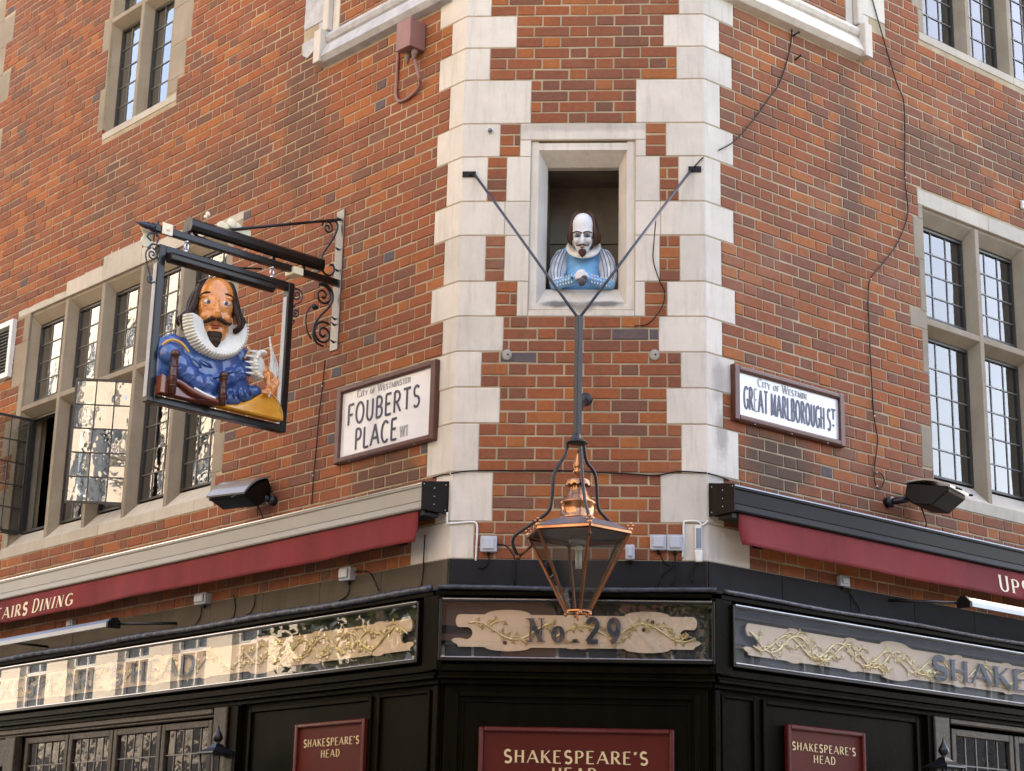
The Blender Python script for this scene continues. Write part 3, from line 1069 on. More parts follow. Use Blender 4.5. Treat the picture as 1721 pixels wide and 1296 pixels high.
# ---- windows -------------------------------------------------------------
def window(F, opening, noses, tiers, cols, rows, glass_o=-0.10, nose=0.022, jw=0.03, label=None, opened=(), sill=(4.205, 4.29), sill_s=None, mull_to=None):
    """opening=(s0,s1,ztop) of the lights; tiers=[(z0,z1),...] of the glass; returns the stone frame mesh"""
    s0, s1, zt = opening
    fr = MB()
    back = -0.19
    fm = fr
    zb = sill[1] - 0.005
    # inner order of jambs and head
    io = -0.022
    for a, b, sg in ((s0, s0 + jw, 1), (s1, s1 - jw, -1)):
        fr.plan(F, [(a - sg * 0.02, io), (a + sg * 0.012, io), (b + sg * 0.012, glass_o + 0.012), (b + sg * 0.012, back), (a - sg * 0.02, back)], zb, zt + 0.05)
    fr.side(F, [(io, zt + 0.05), (io, zt - 0.008), (glass_o + 0.012, zt - 0.085), (back, zt - 0.085), (back, zt + 0.05)], s0, s1)
    win = fr.build('window', M['wstone'], pub, bevel=0.002)
    if label:
        win['label'] = label
    for c in noses:
        q = MB()
        zm = (mull_to or zt) - 0.006
        q.plan(F, [(c - nose, 0.0), (c + nose, 0.0), (c + nose + 0.028, glass_o + 0.014), (c + nose + 0.028, back), (c - nose - 0.028, back), (c - nose - 0.028, glass_o + 0.014)], zb, zm)
        q.build('mullion', M['wstone'], win, bevel=0.002)
    for i in range(len(tiers) - 1):
        za, zb2 = tiers[i][1], tiers[i + 1][0]
        zm = (za + zb2) / 2
        edges = [s0] + list(noses) + [s1]
        for j in range(len(edges) - 1):
            a = edges[j] + (nose if j else 0)
            b = edges[j + 1] - (nose if j < len(noses) else 0)
            q = MB()
            q.side(F, [(-0.002, zm - 0.018), (-0.002, zm + 0.020), (glass_o + 0.012, zb2 - 0.004), (back, zb2 - 0.004), (back, za + 0.004), (glass_o + 0.012, za + 0.004)], a - 0.02 * (j > 0), b + 0.02 * (j < len(noses)))
            q.build('transom', M['wstone'], win, bevel=0.002)
    # sill: upright nose and steep weathering
    sa, sb = sill_s
    n_s = max(1, int((sb - sa) / 1.1))
    for i in range(n_s):
        q = MB()
        a, b = sa + (sb - sa) * i / n_s + g, sa + (sb - sa) * (i + 1) / n_s - g
        q.side(F, [(0.006, sill[0]), (0.006, sill[1]), (glass_o, tiers[0][0] - 0.012), (back, tiers[0][0] - 0.012), (back, sill[0])], a, b)
        q.build('sill', M['sillstone'], win, bevel=0.003)
    # lights
    edges = [s0] + list(noses) + [s1]
    rw = random.Random(int(s0 * 100))
    for ti, (z0, z1) in enumerate(tiers):
        for j in range(len(edges) - 1):
            a = edges[j] + (nose + 0.028 if j else jw + 0.012)
            b = edges[j + 1] - (nose + 0.028 if j < len(noses) else jw + 0.012)
            light(F, a, b, z0, z1, glass_o, cols, rows[ti], win, (ti, j) in opened, rw, *(('pane2', 0.007) if F is FR else ('pane', 0.013)))
    return win


def light(F, a, b, z0, z1, go, cols, nrow, win, is_open, rw, gm='pane', tl=0.013):
    q = MB()
    fw_ = 0.016
    q.box(F, a, a + fw_, z0, z1, go - 0.03, go + 0.008)
    q.box(F, b - fw_, b, z0, z1, go - 0.03, go + 0.008)
    q.box(F, a + fw_, b - fw_, z0, z0 + fw_, go - 0.03, go + 0.008)
    q.box(F, a + fw_, b - fw_, z1 - fw_, z1, go - 0.03, go + 0.008)
    q.build('casement_frame', M['casementiron'], win)
    if is_open:
        return
    leaded(F, a + fw_, b - fw_, z0 + fw_, z1 - fw_, go - 0.008, cols, nrow, win, rw, M[gm], M['came'], tilt=tl)


def leaded(F, a, b, z0, z1, go, cols, nrow, parent, rw, gm, cm, cw=0.0042, tilt=0.013, thick=0.003):
    q = MB()
    for i in range(1, cols):
        s = a + (b - a) * i / cols
        q.box(F, s - cw, s + cw, z0, z1, go - 0.006, go + 0.006)
    for i in range(1, nrow):
        z = z0 + (z1 - z0) * i / nrow
        q.box(F, a, b, z - cw, z + cw, go - 0.0065, go + 0.0065)
    q.build('lead_came', cm, parent)
    for i in range(cols):
        for k in range(nrow):
            sa, sb = a + (b - a) * i / cols, a + (b - a) * (i + 1) / cols
            za, zb = z0 + (z1 - z0) * k / nrow, z0 + (z1 - z0) * (k + 1) / nrow
            t1, t2 = rw.uniform(-tilt, tilt), rw.uniform(-tilt, tilt)
            q = MB()
            ds, dz = (sb - sa) / 2, (zb - za) / 2
            vs = []
            for oo in (0, thick):
                for x, y in ((-1, -1), (1, -1), (1, 1), (-1, 1)):
                    vs.append(F.P((sa + sb) / 2 + x * ds, (za + zb) / 2 + y * dz, go + x * ds * t1 + y * dz * t2 - oo))
            q.add(vs, [(0, 1, 2, 3)])
            q.build('pane', gm, parent)


wLL = window(FL, (2.595, 5.585, 6.31), [3.20, 3.785, 4.37, 4.955], [(4.42, 5.40), (5.55, 6.215)], 3, [5, 4],
             label='wide stone mullioned window behind the hanging sign with two casements open',
             opened=((0, 4), (0, 2)), sill_s=(2.545, 5.68))
wR = window(FR, (2.12, 5.11, 6.31), [2.737, 3.322, 3.907, 4.492], [(4.42, 5.40), (5.55, 6.215)], 3, [5, 4],
            label='stone mullioned window reflecting blue sky', sill_s=(2.115, 5.2))
wUR = window(FR, (2.225, 4.34, 9.62), [2.763, 3.280, 3.800], [(7.745, 8.62), (8.77, 9.54)], 3, [5, 4], sill=(7.615, 7.675),
             label='upper stone mullioned window partly cut off by the picture edge', sill_s=(2.172, 4.40))
wUL = window(FL, (3.625, 4.655, 9.62), [4.142], [(7.745, 8.66), (8.80, 9.54)], 3, [5, 4], sill=(7.615, 7.675),
             label='narrow two light stone window on the upper floor', sill_s=(3.49, 4.625))


def jamb(F, so, si, z0, z1, win):
    q = MB()
    q.box(F, min(so, si) + g, max(so, si) - g, z0 + g, z1 - g, -0.1, 0.003)
    q.build('jamb_stone', M['wstone'], win, bevel=0.003)


for so, z0, z1 in LLJ:
    jamb(FL, so, 5.575, z0, min(z1, 6.325), wLL)
for so, z0, z1 in LRJ:
    jamb(FL, so, 2.605, z0 if z0 > 4.21 else 4.292, min(z1, 6.325), wLL)
for a, b, zt in LINT:
    q = MB()
    q.box(FL, a + g, b - g, 6.325, zt - g, -0.1, 0.003)
    q.build('lintel_stone', M['sillstone'], wLL, bevel=0.003)
for so, z0, z1 in RJ:
    jamb(FR, so, 2.132, z0 if z0 > 4.21 else 4.292, min(z1, 6.325), wR)
for i in range(4):
    q = MB()
    q.box(FR, 2.078 + 0.8 * i + g, 2.078 + 0.8 * (i + 1) - g, 6.325, 6.437, -0.1, 0.003)
    q.build('lintel_stone', M['sillstone'], wR, bevel=0.003)
for so, z0, z1 in URJ:
    jamb(FR, so, 2.237, max(z0, 7.68), z1, wUR)
for a, b, z0, z1 in ULJ:
    if z1 > 7.71:
        jamb(FL, a, 4.643, max(z0, 7.68), z1, wUL)
        jamb(FL, b, 3.637, max(z0, 7.68), z1, wUL)

# the two casements standing open, square to the wall
def open_casement(F, hs, hz0, hz1, width, ang, win, seed, nrow=5):
    """hinge at s=hs on the glass plane; swings outwards"""
    base = F.P(hs, 0, -0.085)
    d = F.n * math.sin(R_(ang)) + F.t * math.cos(R_(ang))
    nrm = d.cross(Vector((0, 0, 1)))
    if nrm.dot(CAMLOC - base) < 0:
        nrm = -nrm
    Fx = Frame(base, d, nrm, 0, 1)
    q = MB()
    f_ = 0.017
    q.box(Fx, 0, f_, hz0, hz1, -0.012, 0.012)
    q.box(Fx, width - f_, width, hz0, hz1, -0.012, 0.012)
    q.box(Fx, f_, width - f_, hz0, hz0 + f_, -0.012, 0.012)
    q.box(Fx, f_, width - f_, hz1 - f_, hz1, -0.012, 0.012)
    q.box(Fx, width * 0.05, width * 0.35, hz0 - 0.012, hz0, -0.03, 0.03)
    c = q.build('open_casement', M['casementiron'], win)
    c['label'] = 'leaded casement standing open'
    leaded(Fx, f_, width - f_, hz0 + f_, hz1 - f_, 0, 3, nrow, c, random.Random(seed), M['paneopen'], M['casementiron'], tilt=0.02)
    return c


open_casement(FL, 3.865, 4.42, 5.40, 0.47, 52, wLL, 5)
open_casement(FL, 5.545, 4.42, 5.40, 0.50, 88, wLL, 8)

# ---- label mould with returned ends on both side walls
for F in (FL, FR):
    q = MB()
    q.side(F, [(0.0, 7.215), (0.055, 7.225), (0.085, 7.26), (0.04, 7.365), (0.022, 7.375), (0.04, 7.39), (0.052, 7.42), (0.04, 7.45), (0.012, 7.462), (-0.05, 7.462), (-0.05, 7.215)], 0.145, 1.47)
    q.build('string_course', M['stone'] if F is FR else simple('grey_weathered_stone', (0.50, 0.50, 0.51), (0.30, 0.30, 0.31), 0.8, ns=10, bmp=0.4), pub, bevel=0.002)
    q = MB()
    q.box(F, 1.472, 1.548, 7.225, 7.475, -0.05, 0.092)
    q.build('label_stop', M['stone'], pub, bevel=0.004)
    q = MB()
    q.side(F, [(0.0, 7.477), (0.05, 7.477), (0.05, 9.9), (0.0, 9.9)], 1.455, 1.515)
    q.build('vertical_mould', M['stone'], pub, bevel=0.006)
    q = MB()
    q.box(F, 1.38, 1.455 - g, 7.465, 9.9, -0.05, 0.006)
    q.build('stone_strip', M['stone'], pub, bevel=0.003)
    for z0, z1, so in ((7.40, 7.60, 1.62), (7.60, 7.9, 1.80), (7.9, 8.2, 1.70), (8.2, 8.5, 1.80)):
        q = MB()
        q.box(F, 1.55 if z0 < 7.5 else 1.517, so - 0.002, z0 + g, z1 - g, -0.05, 0.006)
        q.build('stone_strip', M['stone'] if F is FR else MATS['grey_weathered_stone'], pub, bevel=0.003)
# smudge of cement beside the left strip
q = MB()
q.prism(FL, [(1.80, 7.5), (1.79, 7.40), (1.73, 7.36), (1.66, 7.39), (1.62, 7.47), (1.62, 7.5)], 0.0, 0.012)
q.build('cement_patch', MATS['grey_weathered_stone'], pub, bevel=0.003)

# ---- stone band, lead roll and the shopfront joinery below
def corner(o, z, left):
    return FC.P(-o * math.tan(AL / 2), z, o) if left else FC.P(WID + o * math.tan(BR / 2), z, o)


for F, a, b, mt in ((FL, 0.002, 8.5, 'brownstone'), (FC, 0.0, WID, 'blackstone'), (FR, 0.002, 8.5, 'blackstone')):
    x = a
    while x < b - 0.05:
        y = min(x + 0.62, b)
        q = MB()
        q.box(F, x + 0.0015, y - 0.0015, 3.33, 3.526, -0.02, 0.010)
        q.build('band_stone', M[mt], pub, bevel=0.002)
        x = y
rl = random.Random(11)
# lead capping rolls along each run of fascia
def roll_pts(F, a, b, o, z, step=0.012):
    n = int((b - a) / step)
    return [F.P(a + (b - a) * i / n, z, o) for i in range(n + 1)]


for F, a, b, r0 in ((FL, 0.02, 8.4, 0.021), (FC, -0.046, WID + 0.046, 0.014), (FR, 0.02, 8.4, 0.013)):
    q = MB()
    o0 = 0.118
    pts = roll_pts(F, a, b, o0, 3.338)
    rr = []
    pp = []
    for i, p in enumerate(pts):
        w = math.sin(i * 0.55) * 0.5 if F is FL else 0
        rr.append(r0 * (1 + 0.10 * rl.uniform(-1, 1) + 0.16 * w))
        pp.append(p + Vector((0, 0, 0.004 * math.sin(i * 0.05 + 1) + rl.uniform(-.0008, .0008))))
    q.tube(pp, rr, 10)
    q.side(F, [(0.0, 3.352), (0.118, 3.340), (0.118, 3.328), (0.0, 3.338)], a, b)
    q.build('lead_roll', M['lead'], pub)
# fascia box and joinery
FASZ = (2.925, 3.272)
q = MB()
for F, a, b in ((FL, 0.0, 8.4), (FC, -0.02, WID + 0.02), (FR, 0.0, 8.4)):
    q.side(F, [(0.0, 2.86), (0.03, 2.86), (0.03, 3.318), (0.0, 3.318)], a, b)
    q.side(F, [(0.0, 3.297), (0.112, 3.297), (0.112, 3.319), (0.0, 3.325)], a - (0.04 if F is FC else 0), b)
for left in (True, False):
    c0 = corner(0.104, 0, left)
    c1 = corner(0.0, 0, left)
    F = FL if left else FR
    sx = 1 if left else -1
    base = 0 if left else WID
    v = [FC.P(base + (-0.052 if left else 0.052), 0, 0.104), F.P(0.085, 0, 0.104), F.P(0.085, 0, 0.0), FC.P(base, 0, -0.02), FC.P(base + (0.03 if left else -0.03) * 0 , 0, 0.0)]
    v = [FC.P(base + (-0.012 if left else 0.012), 0, 0.107), corner(0.107, 0, left), F.P(0.088, 0, 0.107), F.P(0.088, 0, 0.02), FC.P(base + (0.0 if left else 0.0), 0, 0.01)]
    n = len(v)
    q.add([p + Vector((0, 0, 2.87)) for p in v] + [p + Vector((0, 0, 3.296)) for p in v],
          [tuple(range(n - 1, -1, -1)), tuple(range(n, 2 * n))] + [(i, (i + 1) % n, n + (i + 1) % n, n + i) for i in range(n)])
q.build('fascia_box', M['wood'], pub)
q = MB()
for F, a, b in ((FL, 0.0, 8.4), (FC, 0.0, WID), (FR, 0.0, 8.4)):
    for (oo, z0, z1) in ((0.100, 2.862, 2.902), (0.078, 2.842, 2.862), (0.088, 2.822, 2.842), (0.052, 2.795, 2.822)):
        ex = oo * math.tan(0.375)
        if F is FC:
            q.box(F, -ex, WID + ex, z0, z1, 0.0, oo)
        else:
            q.box(F, -0.0 + 0.002, b, z0, z1, 0.0, oo - 0.001)
q.each('cornice', M['wood'], pub, bevel=0.003)
# panelling
q = MB()
for F, a, b in ((FL, 0.0, 1.99), (FC, 0.0, WID), (FR, 0.0, 1.90)):
    q.box(F, a, b, 0.0, 2.795, -0.05, 0.012)
q.box(FL, 1.985, 2.30, 0, 2.795, -0.05, 0.045)
q.box(FR, 1.905, 2.12, 0, 2.795, -0.05, 0.045)
q.box(FL, 2.30, 8.4, 2.0, 2.2, -0.05, 0.02)
q.box(FR, 2.12, 8.4, 2.0, 2.2, -0.05, 0.02)
q.box(FL, 2.30, 8.4, 0, 2.0, -0.05, 0.0)
q.box(FR, 2.12, 8.4, 0, 2.0, -0.05, 0.0)
q.each('timber_panelling', M['wood'], pub)
q = MB()
def frame_mould(F, a, b, z0, z1, w=0.03, o0=0.012, o1=0.03):
    q.box(F, a, a + w, z0, z1, o0, o1)
    q.box(F, b - w, b, z0, z1, o0, o1)
    q.box(F, a + w, b - w, z1 - w, z1, o0, o1)
    q.box(F, a + w, b - w, z0, z0 + w, o0, o1)
frame_mould(FC, 0.05, WID - 0.05, 0.4, 2.76, 0.035)
frame_mould(FC, 0.10, WID - 0.10, 0.45, 2.71, 0.018, 0.012, 0.022)
frame_mould(FL, 0.64, 1.92, 0.4, 2.77, 0.03)
frame_mould(FL, 0.10, 0.58, 0.4, 2.77, 0.02)
frame_mould(FR, 0.42, 1.84, 0.4, 2.77, 0.03)
frame_mould(FR, 0.08, 0.36, 0.4, 2.77, 0.02)
q.box(FL, 1.995, 2.02, 0, 2.79, 0.045, 0.06)
q.box(FL, 0.015, 0.06, 0, 2.79, 0.012, 0.04)
q.box(FR, 0.015, 0.06, 0, 2.79, 0.012, 0.04)
q.each('panel_moulding', M['wood'], pub, bevel=0.004)
# carved oak head beams and posts round the leaded shop windows
q = MB()
q.box(FL, 2.31, 8.4, 2.755, 2.793, 0.0, 0.05)
q.box(FL, 2.31, 8.4, 2.735, 2.755, 0.0, 0.036)
q.box(FL, 2.12, 2.27, 0, 2.794, 0.045, 0.065)
q.box(FL, 4.98, 5.14, 0, 2.735, 0.0, 0.07)
q.box(FL, 5.14, 8.4, 2.52, 2.735, 0.0, 0.02)
q.box(FR, 2.13, 8.4, 2.76, 2.793, 0.0, 0.05)
q.box(FR, 1.95, 2.10, 0, 2.794, 0.045, 0.065)
q.each('carved_beam', M['oldwood'], pub, bevel=0.006)


def shop_lights(F, spans, z0, z1, seed):
    rw = random.Random(seed)
    for a, b in spans:
        q = MB()
        w = 0.045
        for (x0, x1, y0, y1) in ((a, a + w, z0, z1), (b - w, b, z0, z1), (a + w, b - w, z1 - w, z1), (a + w, b - w, z0, z0 + w)):
            q.box(F, x0, x1, y0, y1, -0.02, 0.022)
        wn_ = q.build('shop_casement', M['oldwood'], pub, bevel=0.004)
        leaded(F, a + w, b - w, z0 + w, z1 - w, 0.0, 5, 2, wn_, rw, M['shopglass'], M['came'], cw=0.004, tilt=0.02)


shop_lights(FL, [(2.345, 2.965), (2.98, 3.60), (3.615, 4.235), (4.25, 4.90)], 2.30, 2.722, 4)
shop_lights(FR, [(2.17, 2.82), (2.835, 3.49), (3.5, 4.15)], 2.28, 2.735, 6)
q = MB()
q.box(FL, 2.3, 8.3, 0.1, 2.85, -0.75, -0.72)
q.box(FR, 2.12, 8.3, 0.1, 2.85, -0.75, -0.72)
q.each('curtain_back', M['interior'], pub)

# ================================================================ FASCIA SIGNS
def fascia(F, s0, s1, z0, z1, root, name_label):
    """black box sign: backing, glossy frame with bright edge trims, cover glass"""
    q = MB()
    q.box(F, s0 + .003, s1 - .003, z0, z1, 0.031, 0.040)
    q.build('backing', M['board'], root)
    q = MB()
    w = 0.017
    oF, oB = 0.128, 0.040
    zo0, zo1 = z0 - w, z1 + w
    q.box(F, s0 - w, s0, zo0, zo1, oB, oF)
    q.box(F, s1, s1 + w, zo0, zo1, oB, oF)
    q.box(F, s0, s1, zo0, z0, oB, oF)
    q.box(F, s0, s1, z1, zo1, oB, oF)
    q.build('frame', M['blackmetal'], root, bevel=0.003)
    q = MB()
    q.box(F, s0, s1, z0 + 0.0, z0 + 0.0065, oF - 0.012, oF + 0.003)
    q.box(F, s0, s1, zo1 - 0.005, zo1 + 0.003, oF - 0.012, oF + 0.003)
    q.build('edge_trim', M['chrome'], root, bevel=0.001)
    q = MB()
    q.add([F.P(s0, z0, 0.118), F.P(s1, z0, 0.118), F.P(s1, z1, 0.1185), F.P(s0, z1, 0.1185)], [(0, 1, 2, 3)])
    q.build('cover_glass', M['signglass'], root)


def scroll_board(F, s0, s1, z0, z1, root, lobes, mir=False, left_end=True, right_end=True):
    """tan cut-out board with notched, rounded ends and lobed edges"""
    h = z1 - z0
    top, bot = [], []
    n = int((s1 - s0) / 0.008)
    def edge(s):
        u = 0.0
        for c, r in lobes:
            d = abs(s - c)
            if d < r:
                u = max(u, math.sqrt(max(0, 1 - (d / r) ** 2)) * r * 0.22)
        return u
    for i in range(n + 1):
        s = s0 + (s1 - s0) * i / n
        top.append((s, z1 + edge(s)))
        bot.append((s, z0 - edge(s) * 0.8))
    def end(x, sg):
        # ogee end: upper rounded tongue, keyhole bite, lower pointed tongue
        pts = []
        for a in range(90, 271, 20):
            pts.append((x - sg * 0.0 + sg * 0.12 * h * math.cos(R_(a)) * 1.0, z0 + 0.80 * h + 0.2 * h * math.sin(R_(a))))
        for a in range(100, -121, -20):
            pts.append((x + sg * (0.22 * h + 0.19 * h * math.cos(R_(a))), z0 + 0.42 * h + 0.19 * h * math.sin(R_(a))))
        pts += [(x - sg * 0.02 * h, z0 + 0.27 * h), (x - sg * 0.16 * h, z0 + 0.26 * h), (x - sg * 0.24 * h, z0 + 0.20 * h), (x - sg * 0.17 * h, z0 + 0.13 * h), (x - sg * 0.06 * h, z0 + 0.08 * h), (x - sg * 0.02 * h, z0)]
        return pts
    poly = []
    poly += end(s0, 1) if left_end else [(s0, z1), (s0, z0)]
    poly += bot[3:-3]
    e2 = end(s1, -1) if right_end else [(s1, z1), (s1, z0)]
    poly += e2[::-1]
    poly += top[3:-3][::-1]
    q = MB()
    q.prism(F, poly, 0.055, 0.066)
    o = q.build('scroll_board', M['tan'], root)
    return o


def leaf(q, F, s, z, ang, ln, o):
    d = F.t * math.cos(ang) + Vector((0, 0, math.sin(ang)))
    w = F.t * (-math.sin(ang)) + Vector((0, 0, math.cos(ang)))
    c = F.P(s, z, o) + d * ln * 0.5
    for k, (da, sc_) in enumerate(((0, 1.0), (0.7, 0.65), (-0.7, 0.6))):
        dd = d * math.cos(da) + w * math.sin(da)
        ww = dd.cross(F.n)
        L = ln * sc_
        p0 = F.P(s, z, o)
        vs = [p0, p0 + dd * L * 0.45 + ww * L * 0.22, p0 + dd * L + F.n * 0.002, p0 + dd * L * 0.45 - ww * L * 0.22, p0 + dd * L * 0.45 + F.n * (L * 0.18)]
        q.add(vs, [(0, 1, 4), (1, 2, 4), (2, 3, 4), (3, 0, 4)], False)


def vines(F, s0, s1, z0, z1, root, seed, sg=1):
    r = random.Random(seed)
    q = MB()
    h = z1 - z0
    zc = (z0 + z1) / 2
    o = 0.070
    ph = r.uniform(0, 6)
    L = s1 - s0
    wl_ = 0.46
    n = max(12, int(L / 0.012))
    f = lambda s: zc + h * 0.30 * math.sin(2 * math.pi * (s - s0) / wl_ + ph)
    pts = [F.P(s0 + L * i / n, f(s0 + L * i / n), o + 0.003 * math.sin(i * 0.4)) for i in range(n + 1)]
    q.tube(pts, [0.0062 + 0.0016 * math.sin(i * 0.7) for i in range(n + 1)], 6)
    s = s0 + 0.04
    k = 0
    while s < s1 - 0.03:
        z = f(s)
        side = 1 if k % 2 else -1
        # side shoot curling away with leaves on it
        ln = r.uniform(0.05, 0.10)
        a0 = side * r.uniform(0.5, 1.1)
        P_ = []
        x, y, a = s, z, a0
        for i in range(9):
            P_.append((x, y))
            x += math.cos(a) * ln / 8
            y += math.sin(a) * ln / 8
            a -= side * r.uniform(0.12, 0.28)
            y = min(max(y, z0 + 0.012), z1 - 0.012)
        q.tube([F.P(x_, y_, o + 0.001) for x_, y_ in P_], [0.0052 - 0.0003 * i for i in range(9)], 5)
        leaf(q, F, P_[-1][0], P_[-1][1], a + side * 0.2, r.uniform(0.036, 0.055), o)
        leaf(q, F, P_[5][0], P_[5][1], a0 + side * 0.9, r.uniform(0.026, 0.040), o)
        leaf(q, F, P_[3][0], P_[3][1], a0 - side * 0.8, r.uniform(0.024, 0.036), o + .002)
        if r.random() < 0.8:
            leaf(q, F, s + 0.01, f(s + 0.01), -a0 * 1.2, r.uniform(0.03, 0.045), o)
        if r.random() < 0.35:
            q.ell(F.P(P_[3][0] + 0.006, P_[3][1] - side * 0.012, o), [F.t * 0.007, F.n * 0.006, Vector((0, 0, 0.007))], 4)
        s += r.uniform(0.05, 0.085)
        k += 1
    q.build('gilded_vine', M['gold'], root)


FZ0, FZ1 = 2.934, 3.256
fc = thing('fascia_sign', 'centre glass fronted fascia with gilded vines and No. 29 lettering above the corner panel', 'shop sign', FC.P(WID / 2, FZ0, 0.05), 'fascia signs round the corner of the pub')
fascia(FC, -0.018, WID + 0.018, FZ0, FZ1, fc, '')
bz0, bz1 = 3.005, 3.192
scroll_board(FC, (0.079, 3.097)[0], (1.422, 3.115)[0], bz0, bz1, fc, [(0.36, 0.13), (1.16, 0.13), (0.73, 0.03), (0.79, 0.03)])
vines(FC, 0.13, 0.62, bz0 + .01, bz1 - .01, fc, 21)
vines(FC, 0.62, 0.98, bz0 + .01, bz1 - .03, fc, 23)
vines(FC, 0.98, 1.42, bz0 + .01, bz1 - .01, fc, 22)
q = MB()
lettering(q, mapC((0.480, 3.016)[0]), 'No.29', 0, 3.035, 0.135, (1.005, 3.023)[0] - (0.480, 3.016)[0], T=0.20, t=0.06, serif=0.10, o=0.079, d=0.008, gap=0.42)
q.build('lettering', M['metalletter'], fc)
q = MB()
for s, z in ((1.19, 3.16), (1.14, 3.115), (0.345, 3.03)):
    q.ell(FC.P(s, z, 0.07), [Vector((0.012, 0, 0)), Vector((0, 0.008, 0)), Vector((0, 0, 0.012))], 6)
q.each('berry', M['chair'], fc)

fl = thing('fascia_sign', 'glass fronted fascia beneath the beige awning, its cover mirroring a pale facade', 'shop sign', FL.P(2.5, FZ0, 0.05), 'fascia signs round the corner of the pub')
fascia(FL, 0.128, 8.3, FZ0, FZ1, fl, '')
scroll_board(FL, 0.26, 8.2, bz0, bz1, fl, [(0.55 + 0.62 * i, 0.05) for i in range(12)] + [(1.75, 0.14)])
vines(FL, 0.27, 2.0, bz0 - .005, bz1 + .005, fl, 31)
vines(FL, 0.55, 2.02, bz0, bz1, fl, 32)
vines(FL, 2.0, 5.6, bz0, bz1, fl, 33)
q = MB()
lettering(q, mapL((2.517, 3.125)[0] + 3.38), "SHAKESPEARE'S HEAD", 0, 3.03, 0.135, 3.38, T=0.24, t=0.08, serif=0.10, o=0.079, d=0.008, gap=0.16)
q.build('lettering', M['metalletter'], fl)
fr_ = thing('fascia_sign', "glass fronted fascia beneath the black awning with the start of SHAKESPEARE'S lettering", 'shop sign', FR.P(2.5, FZ0, 0.05), 'fascia signs round the corner of the pub')
fascia(FR, 0.095, 8.3, FZ0, FZ1, fr_, '')
scroll_board(FR, 0.27, 8.2, bz0, bz1, fr_, [(0.65 + 0.52 * i, 0.05) for i in range(13)] + [(1.58, 0.14)])
vines(FR, 0.27, 2.0, bz0 - .005, bz1 + .005, fr_, 41)
vines(FR, 0.30, 1.95, bz0, bz1, fr_, 42)
vines(FR, 1.9, 5.6, bz0, bz1, fr_, 43)
q = MB()
lettering(q, mapR((1.926, 3.140)[0]), "SHAKESPEARE'S HEAD", 0, 3.03, 0.135, 3.38, T=0.26, t=0.08, serif=0.10, o=0.079, d=0.008, gap=0.16)
q.build('lettering', M['metalletter'], fr_)

# ================================================================ AWNINGS
def awning(F, s0, label, side):
    root = thing('awning', label, 'awning', F.P(2.5, 3.8, 0.1), 'retracted burgundy awnings')
    s1 = 8.3
    col = M['casreflbeige'] if side == 'L' else M['casdark']  # one casing finish; the left tone carries the painted reflection
    q = MB()
    q.side(F, [(0.0, 3.988), (0.194, 3.957), (0.200, 3.950), (0.200, 3.938), (0.192, 3.934), (0.192, 3.853), (0.189, 3.851), (0.189, 3.847), (0.192, 3.845), (0.198, 3.812), (0.192, 3.803), (0.0, 3.803)], s0, s1)
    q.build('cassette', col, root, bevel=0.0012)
    q = MB()
    q.side(F, [(0.150, 3.9664), (0.204, 3.958), (0.204, 3.951), (0.199, 3.9515), (0.150, 3.9600)], s0, s1)
    q.build('top_edge', M['chrome'] if side == 'L' else M['greymetal'], root)
    q = MB()
    q.side(F, [(0.0, 3.998), (0.208, 3.962), (0.208, 3.795), (0.0, 3.795)], s0 - 0.012, s0 - 0.0005)
    q.build('end_cap', M['darkcap'], root, bevel=0.002)
    q = MB()
    for o_, z in ((0.198, 3.948), (0.118, 3.935), (0.118, 3.885), (0.118, 3.838), (0.03, 3.968), (0.03, 3.815)):
        q.ell(F.P(s0 - 0.0135, z, o_), [F.n * 0.0042, F.t * 0.003, Vector((0, 0, 0.0042))], 4)
    q.each('screw', M['chrome'], root)
    # hanging valance: sheet with hem, soft waves
    n = 300
    k = 8
    a = s0 + 0.058
    vs, fs = [], []
    L = s1 - 0.3 - a
    rr = random.Random(5 if side == 'L' else 9)
    wv = [(rr.uniform(1.5, 7), rr.uniform(0, 6), rr.uniform(0.002, 0.006)) for _ in range(6)]
    for i in range(n + 1):
        s = a + L * i / n
        for j in range(k + 1):
            v = j / k
            o_ = 0.178 + 0.012 * v + sum(am * v * math.sin(fq * s + p_) for fq, p_, am in wv) * (1 if s > a + 0.1 else (s - a) * 10)
            z = 3.800 - v * 0.186 + 0.0035 * math.sin(s * 2.3 + 1) * v
            ss = s + (0.034 * v ** 3 if i == 0 else 0)
            if i <= 2:
                o_ -= 0.02 * v * (2 - i) * 0.5
            vs.append(F.P(ss, z, o_))
    for i in range(n):
        for j in range(k):
            p_ = i * (k + 1) + j
            fs.append((p_, p_ + 1, p_ + k + 2, p_ + k + 1))
    q = MB()
    q.add(vs, fs, True)
    vo = q.build('valance', M['cloth'], root)
    so = vo.modifiers.new('thick', 'SOLIDIFY')
    so.thickness = 0.003
    q = MB()
    q.side(F, [(0.06, 3.802), (0.17, 3.802), (0.17, 3.77), (0.06, 3.77)], s0 + 0.01, s1 - 0.1)
    q.side(F, [(0.0, 3.70), (0.05, 3.70), (0.05, 3.66), (0.0, 3.66)], s0 + 0.35, s0 + 0.42)
    q.build('front_bar', M['matblack'], root)
    return root, wv


awL, wvL = awning(FL, 0.030, 'beige cased awning with burgundy valance reading upstairs dining under the long open window', 'L')
awR, wvR = awning(FR, 0.024, 'black cased awning with burgundy valance below the GREAT MARLBOROUGH ST plate', 'R')


def on_cloth(F, s, z, wv, o, a):
    v = (3.800 - z) / 0.186
    return F.P(s, z, 0.178 + 0.012 * v + sum(am * v * math.sin(fq * s + p_) for fq, p_, am in wv) + 0.0025 + o)


